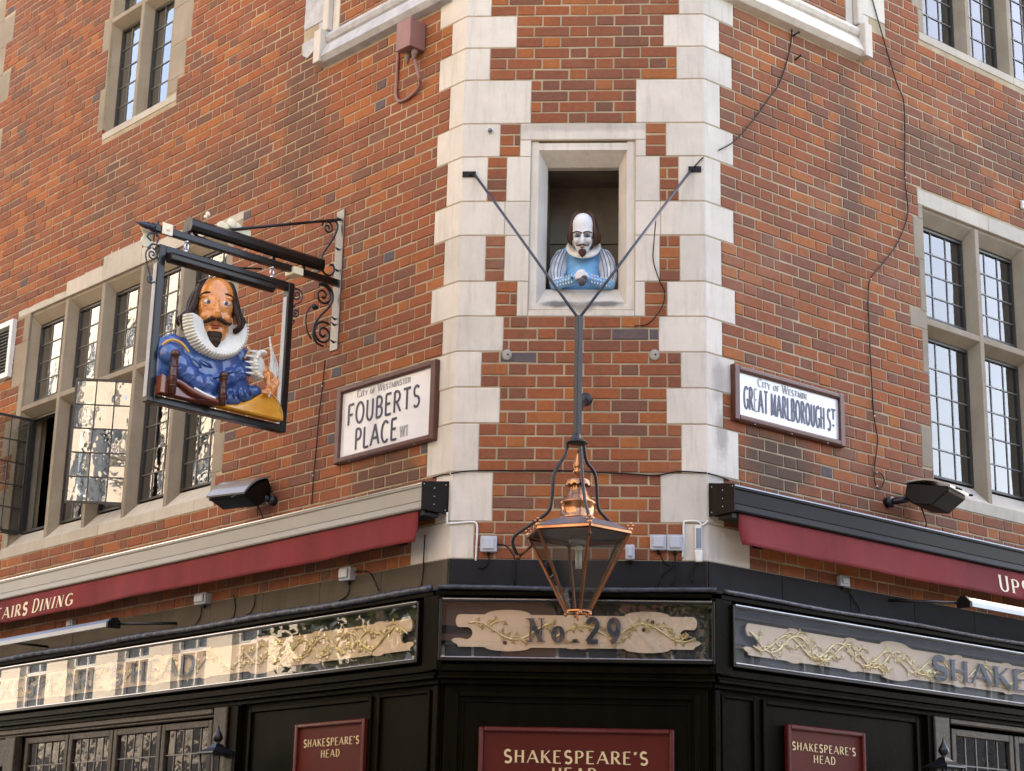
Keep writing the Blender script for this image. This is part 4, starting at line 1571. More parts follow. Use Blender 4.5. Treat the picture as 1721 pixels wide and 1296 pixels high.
q = MB()
xr = (4.082, 3.677)[0]
tw_ = 1.56
lettering(q, lambda x, y, o: on_cloth(FL, xr + tw_ - x, y, wvL, o, 0), 'Upstairs Dining', 0, 3.648, 0.102, tw_, small=0.86, T=0.215, t=0.07, serif=0.07, d=0.001, gap=0.22, slant=0.12, skip=list(range(8, 15)))
q.build('lettering', M['cream'], awL)
q = MB()
lettering(q, lambda x, y, o: on_cloth(FL, xr + tw_ - x, y, wvL, o, 0), 'Upstairs Dining', 0, 3.648, 0.102, tw_, small=0.86, T=0.215, t=0.07, serif=0.07, d=0.001, gap=0.22, slant=0.12, skip=list(range(0, 9)))
q.build('lettering', M['cream'], awL)
q = MB()
xl = (2.538, 3.680)[0]
lettering(q, lambda x, y, o: on_cloth(FR, xl + x, y, wvR, o, 0), 'Upstairs Dining', 0, 3.652, 0.105, 1.56, small=0.86, T=0.215, t=0.07, serif=0.07, d=0.001, gap=0.22, slant=-0.12, skip=list(range(8, 15)))
q.build('lettering', M['cream'], awR)
q = MB()
lettering(q, lambda x, y, o: on_cloth(FR, xl + x, y, wvR, o, 0), 'Upstairs Dining', 0, 3.652, 0.105, 1.56, small=0.86, T=0.215, t=0.07, serif=0.07, d=0.001, gap=0.22, slant=-0.12, skip=list(range(0, 9)))
q.build('lettering', M['cream'], awR)

# ================================================================ STREET NAME PLATES
def plate(F, s0, s1, z0, z1, label, left):
    root = thing('street_name_sign', label, 'street sign', F.P((s0 + s1) / 2, z0, 0.02), 'street name plates on the corner')
    q = MB()
    w = 0.042
    for (a, b, c, d) in ((s0, s0 + w, z0, z1), (s1 - w, s1, z0, z1)):
        q.side(F, [(-0.002, c), (0.035, c), (0.044, c + 0.006), (0.044, d - 0.006), (0.035, d), (-0.002, d)], a, b)
    q.side(F, [(-0.002, z1 - w), (0.036, z1 - w), (0.046, z1 - w + 0.01), (0.045, z1 - 0.01), (0.03, z1 + 0.002), (-0.002, z1 + 0.002)], s0 + w, s1 - w)
    q.side(F, [(-0.002, z0 - 0.002), (0.03, z0 - 0.002), (0.045, z0 + 0.01), (0.046, z0 + w - 0.01), (0.036, z0 + w), (-0.002, z0 + w)], s0 + w, s1 - w)
    q.build('frame', M['redbrownframe'], root, bevel=0.003)
    q = MB()
    q.box(F, s0 + w - .002, s1 - w + .002, z0 + w - .002, z1 - w + .002, 0.004, 0.022)
    q.build('plate', M['enamel'], root)
    q = MB()
    for i in range(3):
        s = s0 + (s1 - s0) * (0.17 + 0.33 * i)
        q.ell(F.P(s, z1 + 0.003, 0.034), [F.t * .005, F.n * .005, Vector((0, 0, .004))], 4)
        q.ell(F.P(s, z0 - 0.001, 0.040), [F.t * .005, F.n * .005, Vector((0, 0, .004))], 4)
    q.each('screw', M['chrome'], root)
    return root


pL = plate(FL, 0.142, 1.125, 4.268, 4.779, 'tall white plate reading FOUBERTS PLACE in a red-brown frame', True)
q = MB()
a, b = (1.021, 4.575), (0.302, 4.481)
za = (1.016, 4.428)[1]
lettering(q, mapL(a[0]), 'FOUBERTS', 0, 4.512, 0.135, a[0] - b[0], T=0.12, o=0.0235, gap=0.19)
a, b = (0.932, 4.382), (0.514, 4.387)
q.build('lettering', M['navytext'], pL)
q = MB()
lettering(q, mapL(a[0]), 'PLACE', 0, 4.338, 0.135, a[0] - b[0], T=0.12, o=0.0235, gap=0.19)
q.build('lettering', M['navytext'], pL)
q = MB()
lettering(q, mapL(0.50 + (0.482, 4.343)[0] - 0.5), 'W1', 0, 4.342, 0.07, 0.075, T=0.12, o=0.0235, gap=0.2)
q.build('faded_lettering', M['fadedtext'], pL)
q = MB()
a, b = (0.932, 4.705), (0.395, 4.698)
lettering(q, mapL(a[0]), 'City of Westminster', 0, 4.683, 0.046, a[0] - b[0], T=0.13, t=0.06, serif=0.05, o=0.0235, gap=0.10, small=0.72)
q.build('faded_lettering', M['fadedtext'], pL)

pR = plate(FR, 0.205, 1.200, 4.415, 4.768, 'long white plate reading GREAT MARLBOROUGH ST in a red-brown frame', False)
q = MB()
a, b = (0.300, 4.565), (1.083, 4.600)
lettering(q, mapR(a[0]), 'GREAT MARLBOROUGH S', 0, 4.506, 0.140, b[0] - a[0], T=0.085, o=0.0235, gap=0.20, skip=(2,))
c = (1.088, 4.601)
lettering(q, mapR(c[0] + 0.002), 'T', 0, 4.585, 0.065, 0.042, T=0.17, o=0.0235)
lettering(q, mapR(c[0] + 0.012), '.', 0, 4.540, 0.10, 0.018, T=0.14, o=0.0235)
q.build('lettering', M['navytext'], pR)
q = MB()
lettering(q, mapR(a[0]), 'GREAT MARLBOROUGH S', 0, 4.506, 0.140, b[0] - a[0], T=0.06, o=0.0235, gap=0.20, skip=[i for i in range(19) if i != 2])
a, b = (0.423, 4.703), (0.842, 4.729)
lettering(q, mapR(a[0]), 'City of Westmin', 0, 4.668, 0.050, (b[0] - a[0]) * 1.05, T=0.13, t=0.06, serif=0.05, o=0.0235, gap=0.12, small=0.72)
q.build('faded_lettering', M['fadedtext'], pR)

# ================================================================ MAROON BOARDS ON THE SHOPFRONT
def board(F, s0, s1, z0, z1, label, mp, lines, ofs=0.02):
    root = thing('framed_poster_board', label, 'sign board', F.P((s0 + s1) / 2, z0, ofs), 'maroon boards on the dark shopfront')
    q = MB()
    w = 0.026
    for (a, b, c, d) in ((s0, s0 + w, z0, z1), (s1 - w, s1, z0, z1), (s0 + w, s1 - w, z1 - w, z1), (s0 + w, s1 - w, z0, z0 + w)):
        q.box(F, a, b, c, d, ofs, ofs + 0.038)
    q.build('frame', M['posterframe'], root, bevel=0.006)
    q = MB()
    q.box(F, s0 + w - .002, s1 - w + .002, z0 + w - .002, z1 - w + .002, ofs + .002, ofs + 0.016)
    q.build('board', M['poster'], root)
    for txt, x, z, h, wd in lines:
        q = MB()
        lettering(q, mp(x), txt, 0, z, h, wd, T=0.185, t=0.08, serif=0.065, o=ofs + 0.0175, d=0.0015, gap=0.24)
        q.build('lettering', M['goldtext'], root)
    return root


a, b = (1.284, 2.493), (0.730, 2.497)
c, d = (1.101, 2.428), (0.916, 2.427)
board(FL, 0.665, 1.366, 1.62, 2.637, "small maroon board with pale gold SHAKESPEARE'S HEAD beneath the FOUBERTS PLACE side fascia", mapL,
      [("SHAKESPEARE'S", a[0], a[1] - 0.001, 0.044, a[0] - b[0]), ("HEAD", c[0], c[1] - 0.006, 0.044, c[0] - d[0])])
a, b = (0.353, 2.359), (1.163, 2.374)
c, d = (0.628, 2.265), (0.879, 2.270)
board(FC, 0.207, 1.313, 1.40, 2.556, "large maroon board with pale gold SHAKESPEARE'S HEAD under the lantern", mapC,
      [("SHAKESPEARE'S", a[0], a[1], 0.068, b[0] - a[0]), ("HEAD", c[0], c[1], 0.068, d[0] - c[0])])
a, b = (0.651, 2.492), (1.210, 2.502)
c, d = (0.835, 2.435), (1.024, 2.437)
board(FR, 0.600, 1.290, 1.62, 2.640, "small maroon board with pale gold SHAKESPEARE'S HEAD beneath the GREAT MARLBOROUGH ST side fascia", mapR,
      [("SHAKESPEARE'S", a[0], a[1] + 0.004, 0.044, b[0] - a[0]), ("HEAD", c[0], c[1] - 0.004, 0.044, d[0] - c[0])])

# ================================================================ CORNER LANTERN AND ITS BRACKET
LX, LO = 0.785, 0.80
def LP(x, z, o=LO):
    return FC.P(x, z, o)


br = thing('lantern_bracket', 'black square hanging bar with two blue-black stay rods down to the copper lantern', 'bracket', FC.P(0.77, 4.5, 0))
q = MB()
bx = 0.768
q.plan(FC, [(bx - 0.024, LO), (bx, LO + 0.022), (bx + 0.026, LO + 0.002), (bx + 0.002, LO - 0.022)], 4.06, 4.765)
q.build('hanging_bar', M['iron'], br, bevel=0.003)
q = MB()
q.tube([FC.P(0.792, 4.501, 0.0), FC.P(0.775, 4.35, 0.35), FC.P(bx, 4.24, LO - 0.01)], 0.011, 8)
q.ell(FC.P(0.792, 4.503, 0.003), [Vector((.04, 0, 0)), Vector((0, .012, 0)), Vector((0, 0, .045))], 6)
q.build('strut', M['iron'], br)
q = MB()
q.tube([FC.P(0.083, 5.952, 0.012), FC.P(bx - 0.012, 4.765, LO + 0.005)], 0.0085, 8)
q.build('stay_rod', M['bluewire'], br)
q = MB()
q.tube([FC.P(1.425, 5.978, 0.012), FC.P(bx + 0.014, 4.765, LO + 0.005)], 0.0085, 8)
q.build('stay_rod', M['bluewire'], br)
for a, b in ((0.004, 0.088), (1.409, 1.488)):
    zc = 5.958 if a < 1 else 5.985
    q = MB()
    q.box(FC, a, b, zc - 0.018, zc + 0.018, 0.0045, 0.014)
    q.ell(FC.P((a * .4 + b * .6) if a < 1 else (a * .75 + b * .25), zc - 0.004, 0.018), [Vector((.012, 0, 0)), Vector((0, .01, 0)), Vector((0, 0, .012))], 5)
    q.build('wall_plate', M['matblack'], br)

ln = thing('street_lantern', 'six sided copper and glass lantern hanging in front of the brick chamfer', 'lantern', LP(LX, 3.08))
Z1, Z0 = 3.512, 3.098
R1, R0 = 0.285, 0.068
ph = R_(-77)
def hexp(r, z, i, dx=0):
    th = ph + i * math.pi / 3
    return Vector((LX + r * math.cos(th), -LO + r * math.sin(th), z))
for i in range(6):
    q = MB()
    q.tube([hexp(R1, Z1, i), hexp(R0, Z0, i)], 0.0095, 6, smooth=False)
    q.build('glazing_bar', M['oldcopper'], ln)
    a, b, c, d = hexp(R1, Z1, i), hexp(R1, Z1, i + 1), hexp(R0, Z0, i + 1), hexp(R0, Z0, i)
    q = MB()
    q.add([a, b, c, d], [(0, 1, 2, 3)])
    q.build('glass_pane', M['lampglass'], ln)
q = MB()
for i in range(6):
    q.tube([hexp(R1 + .004, Z1 + .004, i), hexp(R1 + .004, Z1 + .004, i + 1)], 0.013, 6, smooth=False)
q.tube([hexp(R0 + .004, Z0, i) for i in range(6)], 0.008, 6, closed=True, smooth=False)
q.build('rim', M['copper'], ln)
q = MB()
for i in range(6):
    c = hexp(R1 + 0.006, Z1 + 0.02, i)
    for dx, dz, r in ((0, 0, .014), (0.012, .02, .008), (-0.012, .02, .008), (0, .032, .009)):
        q.ell(c + Vector((dx, 0, dz)), [Vector((r, 0, 0)), Vector((0, r * .8, 0)), Vector((0, 0, r))], 5)
    q.ell(hexp(R0, Z0 - 0.012, i), [Vector((.010, 0, 0)), Vector((0, .010, 0)), Vector((0, 0, .012))], 5)
q.ell(Vector((LX, -LO, Z0 - 0.02)), [Vector((.008, 0, 0)), Vector((0, .008, 0)), Vector((0, 0, .03))], 5)
q.each('finial_knob', M['copper'], ln)
# roof of the lantern
q = MB()
prof = [(R1 + .012, Z1 + .012), (R1 - .02, Z1 + .03), (0.20, Z1 + .062), (0.13, Z1 + .082), (0.105, Z1 + .088)]
vs, fs = [], []
for r, z in prof:
    for i in range(6):
        vs.append(hexp(r, z, i))
for j in range(len(prof) - 1):
    for i in range(6):
        l = (i + 1) % 6
        fs.append((j * 6 + i, j * 6 + l, (j + 1) * 6 + l, (j + 1) * 6 + i))
q.add(vs, fs)
q.build('hood', M['greymetal'], ln)
q = MB()
ax, ay = LX - 0.007, -LO
zc = Z1 + .085
q.lathe((ax, ay, 0), [(0.098, zc), (0.104, zc + .008), (0.094, zc + .014), (0.093, zc + .085), (0.103, zc + .092), (0.095, zc + .102), (0.066, zc + .135), (0.05, zc + .16), (0.045, zc + .19), (0.046, zc + .205)], 24)
q.build('chimney', M['copper'], ln)
# scalloped cap
q = MB()
vs, fs = [], []
nn = 48
for k in range(nn):
    th = 2 * math.pi * k / nn
    rr = 0.068
    dz = 0.010 * abs(math.sin(th * 6))
    for r, z in ((0.02, zc + .236), (0.055, zc + .23), (rr, zc + .214), (rr + .002, zc + .186 + dz)):
        vs.append(Vector((ax + r * math.cos(th), ay + r * math.sin(th), z)))
for k in range(nn):
    l = (k + 1) % nn
    for j in range(3):
        fs.append((k * 4 + j, l * 4 + j, l * 4 + j + 1, k * 4 + j + 1))
q.add(vs, fs, True)
q.lathe((ax, ay, 0), [(0.02, zc + .23), (0.016, zc + .25), (0.030, zc + .262), (0.032, zc + .27), (0.022, zc + .28), (0.030, zc + .292), (0.031, zc + .305), (0.022, zc + .335), (0.010, zc + .372), (0.003, zc + .39)], 18)
q.build('scalloped_cap', M['copper'], ln)
# cradle rods
q = MB()
zk = 4.03
q.lathe((bx, -LO, 0), [(0.05, zk - .006), (0.064, zk), (0.05, zk + .008), (0.03, zk + .03), (0.026, zk + .05)], 16)
q.build('collar', M['iron'], ln)
def rod(pix):
    q = MB()
    q.tube(pix, 0.0095, 8)
    return q.build('cradle_rod', M['iron'], ln)
def smooth_path(P_, n=6):
    P_ = [Vector(p) for p in P_]
    out = []
    for i in range(len(P_) - 1):
        p0 = P_[max(i - 1, 0)]; p1 = P_[i]; p2 = P_[i + 1]; p3 = P_[min(i + 2, len(P_) - 1)]
        for k in range(n):
            t = k / n
            out.append(0.5 * ((2 * p1) + (-p0 + p2) * t + (2 * p0 - 5 * p1 + 4 * p2 - p3) * t * t + (-p0 + 3 * p1 - 3 * p2 + p3) * t ** 3))
    out.append(P_[-1])
    return out
def CP(sz, o):
    return FC.P(sz[0], sz[1], o)
rod(smooth_path([CP((0.714, 4.018), .8), CP((0.706, 3.956), .82), CP((0.651, 3.846), .86), CP((0.637, 3.697), .86), CP((0.619, 3.631), .86), CP((0.537, 3.565), .86), CP((0.443, 3.502), .84), CP((0.430, 3.457), .82), CP((0.459, 3.393), .80)]))
rod(smooth_path([CP((0.806, 4.019), .8), CP((0.822, 3.933), .78), CP((0.871, 3.859), .74), CP((0.885, 3.697), .72), CP((0.922, 3.637), .72), CP((1.007, 3.555), .72)]))
rod(smooth_path([CP((0.787, 4.008), .84), CP((0.800, 3.859), .88), CP((0.821, 3.672), .98), CP((0.842, 3.580), 1.03), CP((0.851, 3.462), 1.06)]))
q = MB()
q.tube([CP((0.459, 3.393), .80), CP((0.530, 3.449), .82), hexp(R1, Z1 - .002, 4)], 0.009, 8)
c = CP((0.459, 3.390), .80)
q.ell(c, [Vector((.016, 0, 0)), Vector((0, .016, 0)), Vector((0, 0, .016))], 6)
q.build('side_arm', M['oldcopper'], ln)
q = MB()
q.lathe((LX, -LO, 0), [(0.055, 3.50), (0.055, 3.47), (0.03, 3.455)], 16)
q.build('lamp_holder', M['greymetal'], ln)
q = MB()
q.lathe((LX, -LO, 0), [(0.022, 3.455), (0.024, 3.44), (0.017, 3.43)], 12)
for dx in (-0.009, 0.009):
    q.tube([Vector((LX + dx, -LO, 3.435)), Vector((LX + dx, -LO, 3.335))], 0.0085, 8)
    q.tube([Vector((LX + dx, -LO + .018, 3.435)), Vector((LX + dx, -LO + .018, 3.335))], 0.0085, 8)
q.build('bulb', M['whiteplastic'], ln)

# ================================================================ FLOODLIGHTS, BOXES, CABLES
def floodlight(F, s, z, label, sg):
    """s,z at the wall bracket; lamp head reaches out and along"""
    root = thing('floodlight', label, 'floodlight', F.P(s, z, 0), 'floodlights above the awnings')
    c = F.P(s + sg[0], z + sg[1], sg[2])
    ax = (F.n * 0.85 + F.t * (-0.25 if F is FL else 0.25) + Vector((0, 0, -0.54 if F is FL else -0.16))).normalized()     # the pale lid tips towards the street
    sd = ax.cross(Vector((0, 0, 1))).normalized()
    u = sd.cross(ax)
    T_ = lambda x, y, zz: c + sd * x + ax * y + u * zz
    q = MB()
    w = 0.15
    prof = [(-0.13, 0.060), (0.15, 0.058), (0.16, 0.03), (0.11, -0.02), (0.06, -0.075), (-0.07, -0.075), (-0.13, -0.03)]
    n = len(prof)
    vs = [T_(-w, y, zz) for y, zz in prof] + [T_(w, y, zz) for y, zz in prof]
    q.add(vs, [tuple(range(n)), tuple(range(2 * n - 1, n - 1, -1))] + [(i, (i + 1) % n, n + (i + 1) % n, n + i) for i in range(n)])
    for k in range(-5, 6):
        q.add([T_(k * .03 - .003, -0.135, -.02), T_(k * .03 + .003, -0.135, -.02), T_(k * .03 + .003, -0.08, .06), T_(k * .03 - .003, -0.08, .06)], [(0, 1, 2, 3)])
    q.build('housing', M['matblack'], root, bevel=0.008)
    q = MB()
    vs = []
    nn = 9
    for i in range(nn + 1):
        y = -0.14 + 0.31 * i / nn
        zz = 0.066 + 0.030 * math.sin(math.pi * i / nn)
        vs += [T_(-w - .01, y, zz), T_(w + .01, y, zz), T_(-w - .01, y, zz - .012), T_(w + .01, y, zz - .012)]
    fs = []
    for i in range(nn):
        k = i * 4
        fs += [(k, k + 1, k + 5, k + 4), (k + 2, k + 6, k + 7, k + 3), (k, k + 4, k + 6, k + 2), (k + 1, k + 3, k + 7, k + 5)]
    fs += [(0, 2, 3, 1), (nn * 4, nn * 4 + 1, nn * 4 + 3, nn * 4 + 2)]
    q.add(vs, fs)
    q.build('glass_lid', simple('pale_lamp_lid', (0.26, 0.24, 0.22), (0.2, 0.19, 0.175), 0.22, coat=0.5), root)
    q = MB()
    q.tube([F.P(s, z, 0.0), F.P(s, z, 0.05)], 0.035, 10)
    q.tube([F.P(s, z, 0.05), c - ax * 0.09], 0.022, 8)
    for sgn in (-1, 1):
        q.tube([T_(sgn * (w - .03), 0.19, 0.055), T_(sgn * (w - .06), 0.22, 0.05)], 0.008, 6)
    q.each('bracket', M['iron'], root)
    q = MB()
    q.tube(smooth_path([c - ax * .10 - u * .02, F.P(s + (0.02 if F is FL else 0.3), z - 0.13, 0.07), F.P(s + (0.06 if F is FL else 0.05), 4.0, 0.03)]), 0.005, 6)
    q.build('cable', M['matblack'], root)
    return root


def CW(F, s, z, o):
    return F.P(s, z, o)


floodlight(FL, (1.807, 4.138)[0], (1.807, 4.138)[1], 'black floodlight with pale domed lid below the long window with open casements', (0.14, 0.035, 0.17))
floodlight(FR, (1.631, 4.131)[0], (1.631, 4.131)[1], 'black floodlight under the window that reflects blue sky', (0.20, 0.03, 0.22))


def junction_box(F, x0, x1, z0, z1, label, dep=0.045, base=0.0):
    root = thing('junction_box', label, 'junction box', F.P((x0 + x1) / 2, z0, base), 'grey electrical boxes above the fascia')
    q = MB()
    q.box(F, x0, x1, z0, z1, base, base + dep * 0.55)
    q.build('back_box', M['greybox'], root, bevel=0.004)
    q = MB()
    q.box(F, x0 - .002, x1 + .002, z0 - .002, z1 + .002, base + dep * 0.56, base + dep * 0.8)
    q.box(F, x0 + .012, x1 - .012, z0 + .012, z1 - .010, base + dep * 0.8, base + dep)
    q.build('lid', M['greybox'], root, bevel=0.005)
    q = MB()
    xm = (x0 + x1) / 2
    q.tube([F.P(xm, z0 - .001, base + .015), F.P(xm, z0 - .022, base + .015)], 0.009, 8)
    q.build('gland', M['matblack'], root)
    return root


boxes = [
    (FC, (0.186, 3.658), (0.279, 3.567), "single grey box beside the lantern's long side arm", 0.05),
    (FC, (1.178, 3.675), (1.268, 3.588), 'one of a grey pair of boxes, the one nearer the lantern', 0.05),
    (FC, (1.275, 3.676), (1.364, 3.585), 'one of a grey pair of boxes, the one touching the white pipe', 0.05),
    (FC, (1.035, 3.610), (1.084, 3.526), 'narrow grey box half hidden behind the lantern rim', 0.08),
]
for F, a, b, lb, dp in boxes:
    junction_box(F, a[0], b[0], b[1], a[1], lb, dp)
junction_box(FL, (0.876, 3.579)[0], (0.984, 3.498)[0] , (0.984, 3.498)[1], (0.876, 3.579)[1], 'grey box under the beige awning near its end cap', 0.075)
junction_box(FL, (2.483, 3.587)[0], (2.613, 3.514)[0], (2.613, 3.514)[1], (2.498, 3.589)[1], 'grey box under the middle of the beige awning', 0.075)
junction_box(FR, (1.120, 3.589)[0], (1.206, 3.526)[0], (1.206, 3.526)[1], (1.120, 3.589)[1], 'pale grey box under the black awning', 0.05)
junction_box(FL, (4.320, 3.580)[0], (4.402, 3.537)[0], (4.399, 3.519)[1], (4.320, 3.580)[1], 'small grey box behind the bright steel trough lamp', 0.05)


def cable(name, label, F, pts, r=0.0045, mat='matblack', o=0.015, cat='cable', group=None, clips=0, n=5):
    P_ = [F.P(p[0], p[1], (p[2] if len(p) > 2 else o)) for p in pts]
    q = MB()
    sp = smooth_path(P_, n)
    q.tube(sp, r, 6)
    root = q.build(name, M[mat])
    tag(root, label, cat, group)
    if clips:
        q = MB()
        for i in range(1, len(P_) - 1, clips):
            q.ell(P_[i] + F.n * 0.004, [F.t * .006, F.n * .005, Vector((0, 0, .005))], 4)
        q.build('clip', M['whiteplastic'], root)
    return root


cable('cable', 'thin black cable crossing the white ledge moulding down towards the stay plate', FR,
      [(0.905, 7.565), (0.890, 7.448), (0.810, 7.301), (0.812, 7.179), (0.766, 6.990), (0.680, 6.782), (0.581, 6.648), (0.422, 6.436), (0.256, 6.250), (0.111, 6.143)] , group='cables on the brick walls')
cable('cable', 'short black cable end crossing white quoins to the stay plate', FC, [(1.502, 6.062), (1.479, 6.039), (1.442, 5.995)], o=0.016, group='cables on the brick walls')
cable('cable', 'long thin black cable ending in a loop beside the black floodlight', FR,
      [(1.607, 7.819), (1.654, 7.743), (1.750, 7.499), (1.886, 7.177), (1.961, 7.018), (1.936, 6.472), (1.952, 6.212), (1.824, 5.961), (1.659, 5.770), (1.531, 5.633), (1.501, 5.500), (1.500, 5.252), (1.508, 4.927), (1.520, 4.687), (1.548, 4.533), (1.517, 4.388), (1.500, 4.287), (1.520, 4.220), (1.560, 4.210), (1.599, 4.272), (1.571, 4.311), (1.525, 4.311), (1.500, 4.287)],
      clips=4, group='cables on the brick walls')
cable('cable', 'thin black cable curling from the stay rod round the niche', FC,
      [(*(1.206, 5.586), 0.15), (*(1.196, 5.496), 0.015), (1.193, 5.380), (1.233, 5.245), (1.262, 5.180), (1.244, 5.081), (1.165, 4.978), (1.079, 4.963)], r=0.0035, group='cables on the brick walls')
cable('cable', 'black cable strung across the chamfer behind the copper lantern', FC,
      [(-0.006, 4.038), (0.054, 4.049), (0.143, 4.057), (0.356, 4.059), (0.674, 4.061), (0.850, 4.052), (1.026, 4.046), (1.166, 4.036), (1.219, 4.036), (1.289, 4.051), (1.359, 4.062), (1.509, 4.053)], r=0.0045, o=0.014, group='cables on the brick walls')
cable('cable', 'black cable stub running onto the beige awning box', FL, [(0.009, 4.039), (0.080, 4.043), (0.168, 4.039)], r=0.0045, o=0.012, group='cables on the brick walls')
cable('cable', 'black cable stub running onto the black awning box', FR, [(0.001, 4.053), (0.085, 4.049), (0.180, 4.039)], r=0.0045, o=0.012, group='cables on the brick walls')
cable('cable', 'thin dark upright cable under the hanging sign bracket', FL, [(1.314, 5.017), (1.325, 4.839), (1.346, 4.639), (1.358, 4.399), (1.369, 4.241), (1.372, 4.051)], r=0.004, clips=3, group='cables on the brick walls')
for i, (F, pts, lb) in enumerate([
        (FC, [(0.234, 3.563), (0.235, 3.510), (0.201, 3.471), (0.170, 3.477)], 'short black wire hanging under the single grey box by the lantern'),
        (FC, [(0.282, 3.613), (0.331, 3.606), (0.374, 3.557), (0.389, 3.512), (0.389, 3.371)], 'black wire curving from the single grey box down the black band'),
        (FC, [(1.233, 3.573), (1.257, 3.517), (1.299, 3.493), (1.243, 3.440), (1.219, 3.381)], 'black wire looping below the paired boxes'),
        (FC, [(1.319, 3.574), (1.323, 3.487), (1.326, 3.434), (1.298, 3.385)], 'black wire dropping straight from the paired boxes'),
        (FC, [(1.433, 3.505), (1.412, 3.453), (1.422, 3.400)], 'black wire under the white alarm strip'),
        (FL, [(0.936, 3.484), (0.926, 3.438), (0.959, 3.401), (1.041, 3.380)], "black wire under the grey box near the beige awning's end cap"),
        (FL, [(0.877, 3.549), (0.746, 3.537), (0.683, 3.478), (0.631, 3.403)], 'black wire arching from the same awning box'),
        (FL, [(2.583, 3.501), (2.589, 3.436), (2.641, 3.383)], 'black wire under the middle awning box'),
        (FL, [(2.201, 3.547), (2.171, 3.464), (2.184, 3.392), (2.225, 3.388)], 'thicker black wire under the middle of the beige awning'),
        (FL, [(1.949, 3.521), (1.948, 3.449), (1.991, 3.406), (2.031, 3.394)], 'thin black wire under the middle of the beige awning'),
        (FL, [(0.209, 3.695), (0.213, 3.569), (0.214, 3.479), (0.225, 3.391)], "dark wire down the quoin foot beneath the beige awning's end cap"),
        (FR, [(1.208, 3.517), (1.272, 3.450), (1.315, 3.411), (1.324, 3.363)], 'black wire below the pale grey box under the black awning'),
]):
    cable('wire', lb, F, pts, r=0.004, o=0.018, cat='wire', group='loose wires above the fascia', n=4)
cable('conduit', 'white conduit bent beside the single grey box', FC, [(-0.020, 3.803), (-0.018, 3.746), (-0.010, 3.735), (0.116, 3.747), (0.148, 3.743), (0.159, 3.722), (0.161, 3.669), (0.158, 3.516)], r=0.0065, mat='whiteplastic', o=0.012, cat='pipe')
cable('conduit', 'white conduit bent beside the pair of grey boxes', FC, [(1.514, 3.767), (1.500, 3.753), (1.479, 3.742), (1.452, 3.763), (1.382, 3.762), (1.372, 3.737), (1.372, 3.663), (1.364, 3.547)], r=0.0065, mat='whiteplastic', o=0.012, cat='pipe')

# white alarm strip on the right quoin
root = thing('alarm_sounder', 'slim white alarm strip with grey face on the foot of the quoins', 'alarm', FC.P(1.46, 3.5, 0))
a, b = (1.434, 3.738), (1.481, 3.520)
q = MB()
q.plan(FC, [(a[0], 0.004), (a[0] + .004, 0.032), (b[0] - .004, 0.032), (b[0], 0.004)], b[1] + 0.07, a[1])
q.build('body', M['whiteplastic'], root, bevel=0.005)
q = MB()
q.prism(FC, [(a[0] - .002, b[1] + 0.069), (b[0] + .002, b[1] + 0.069), (b[0] - .004, b[1]), (a[0] + .006, b[1])], 0.004, 0.036)
q.build('lower_cover', M['whiteplastic'], root, bevel=0.004)
q = MB()
q.box(FC, a[0] + .008, b[0] - .008, b[1] + 0.08, a[1] - 0.02, 0.032, 0.035)
q.build('face', M['greymetal'], root)
# little round fittings
root = thing('security_sensor', 'tiny chrome dome sensor on a white quoin above the stay plate', 'sensor', FC.P(0.17, 6.22, 0))
c = (0.170, 6.252)
q = MB()
q.tube([FC.P(c[0], c[1], 0.003), FC.P(c[0], c[1], 0.012)], 0.02, 14)
q.build('base', M['whiteplastic'], root)
q = MB()
q.ell(FC.P(c[0], c[1], 0.016), [Vector((.016, 0, 0)), Vector((0, .016, 0)), Vector((0, 0, .016))], 8)
q.build('dome', M['steel'], root)
root = thing('bell_push', 'small white fitting on brick above the window reflecting blue sky', 'sensor', FR.P(*(3.297, 6.641)))
c = (3.297, 6.641)
q = MB()
q.box(FR, c[0] - .02, c[0] + .02, c[1] - .035, c[1] + .03, 0.004, 0.03)
q.build('body', M['whiteplastic'], root, bevel=0.006)
q = MB()
q.ell(FR.P(c[0], c[1], 0.03), [FR.t * .012, FR.n * .006, Vector((0, 0, .014))], 6)
q.build('button', M['whiteplastic'], root)

# brown painted box with its looped conduit
root = thing('electrical_box', 'dusky brown painted metal box with two glands and looped pipe under the string course', 'electrical box', FL.P(0.55, 6.95, 0))
q = MB()
DB = 0.125
s0, s1, z0, z1 = 0.40, 0.535, 6.945, 7.145
q.box(FL, s0, s1, z0, z1, 0.012, DB)
q.box(FL, s0 - .004, s1 + .004, z0 - .004, z1 + .004, DB, DB + .022)
q.build('case', M['pinkbrown'], root, bevel=0.003)
q = MB()
for ss in (0.50, 0.432):
    q.lathe(FL.P(ss, 0, 0.075), [(0.021, z0 - .002), (0.021, z0 - .03), (0.015, z0 - .033), (0.016, z0 - .052), (0.009, z0 - .055), (0.009, z0 - .075)], 12)
q.build('gland', M['pinkgrey'], root)
q = MB()
q.tube(smooth_path([FL.P(0.432, z0 - .07, .07), FL.P(*(0.393, 6.748), 0.06), FL.P(*(0.415, 6.714), 0.03), FL.P(*(0.461, 6.682), 0.02), FL.P(*(0.565, 6.659), 0.014), FL.P(*(0.645, 6.668), 0.014), FL.P(*(0.680, 6.723), 0.014), FL.P(*(0.682, 6.853), 0.014), FL.P(*(0.679, 7.005), 0.014), FL.P(*(0.671, 7.076), 0.014), FL.P(*(0.641, 7.087), 0.014)]), 0.0115, 8)
q.build('looped_pipe', M['pinkbrown'], root)

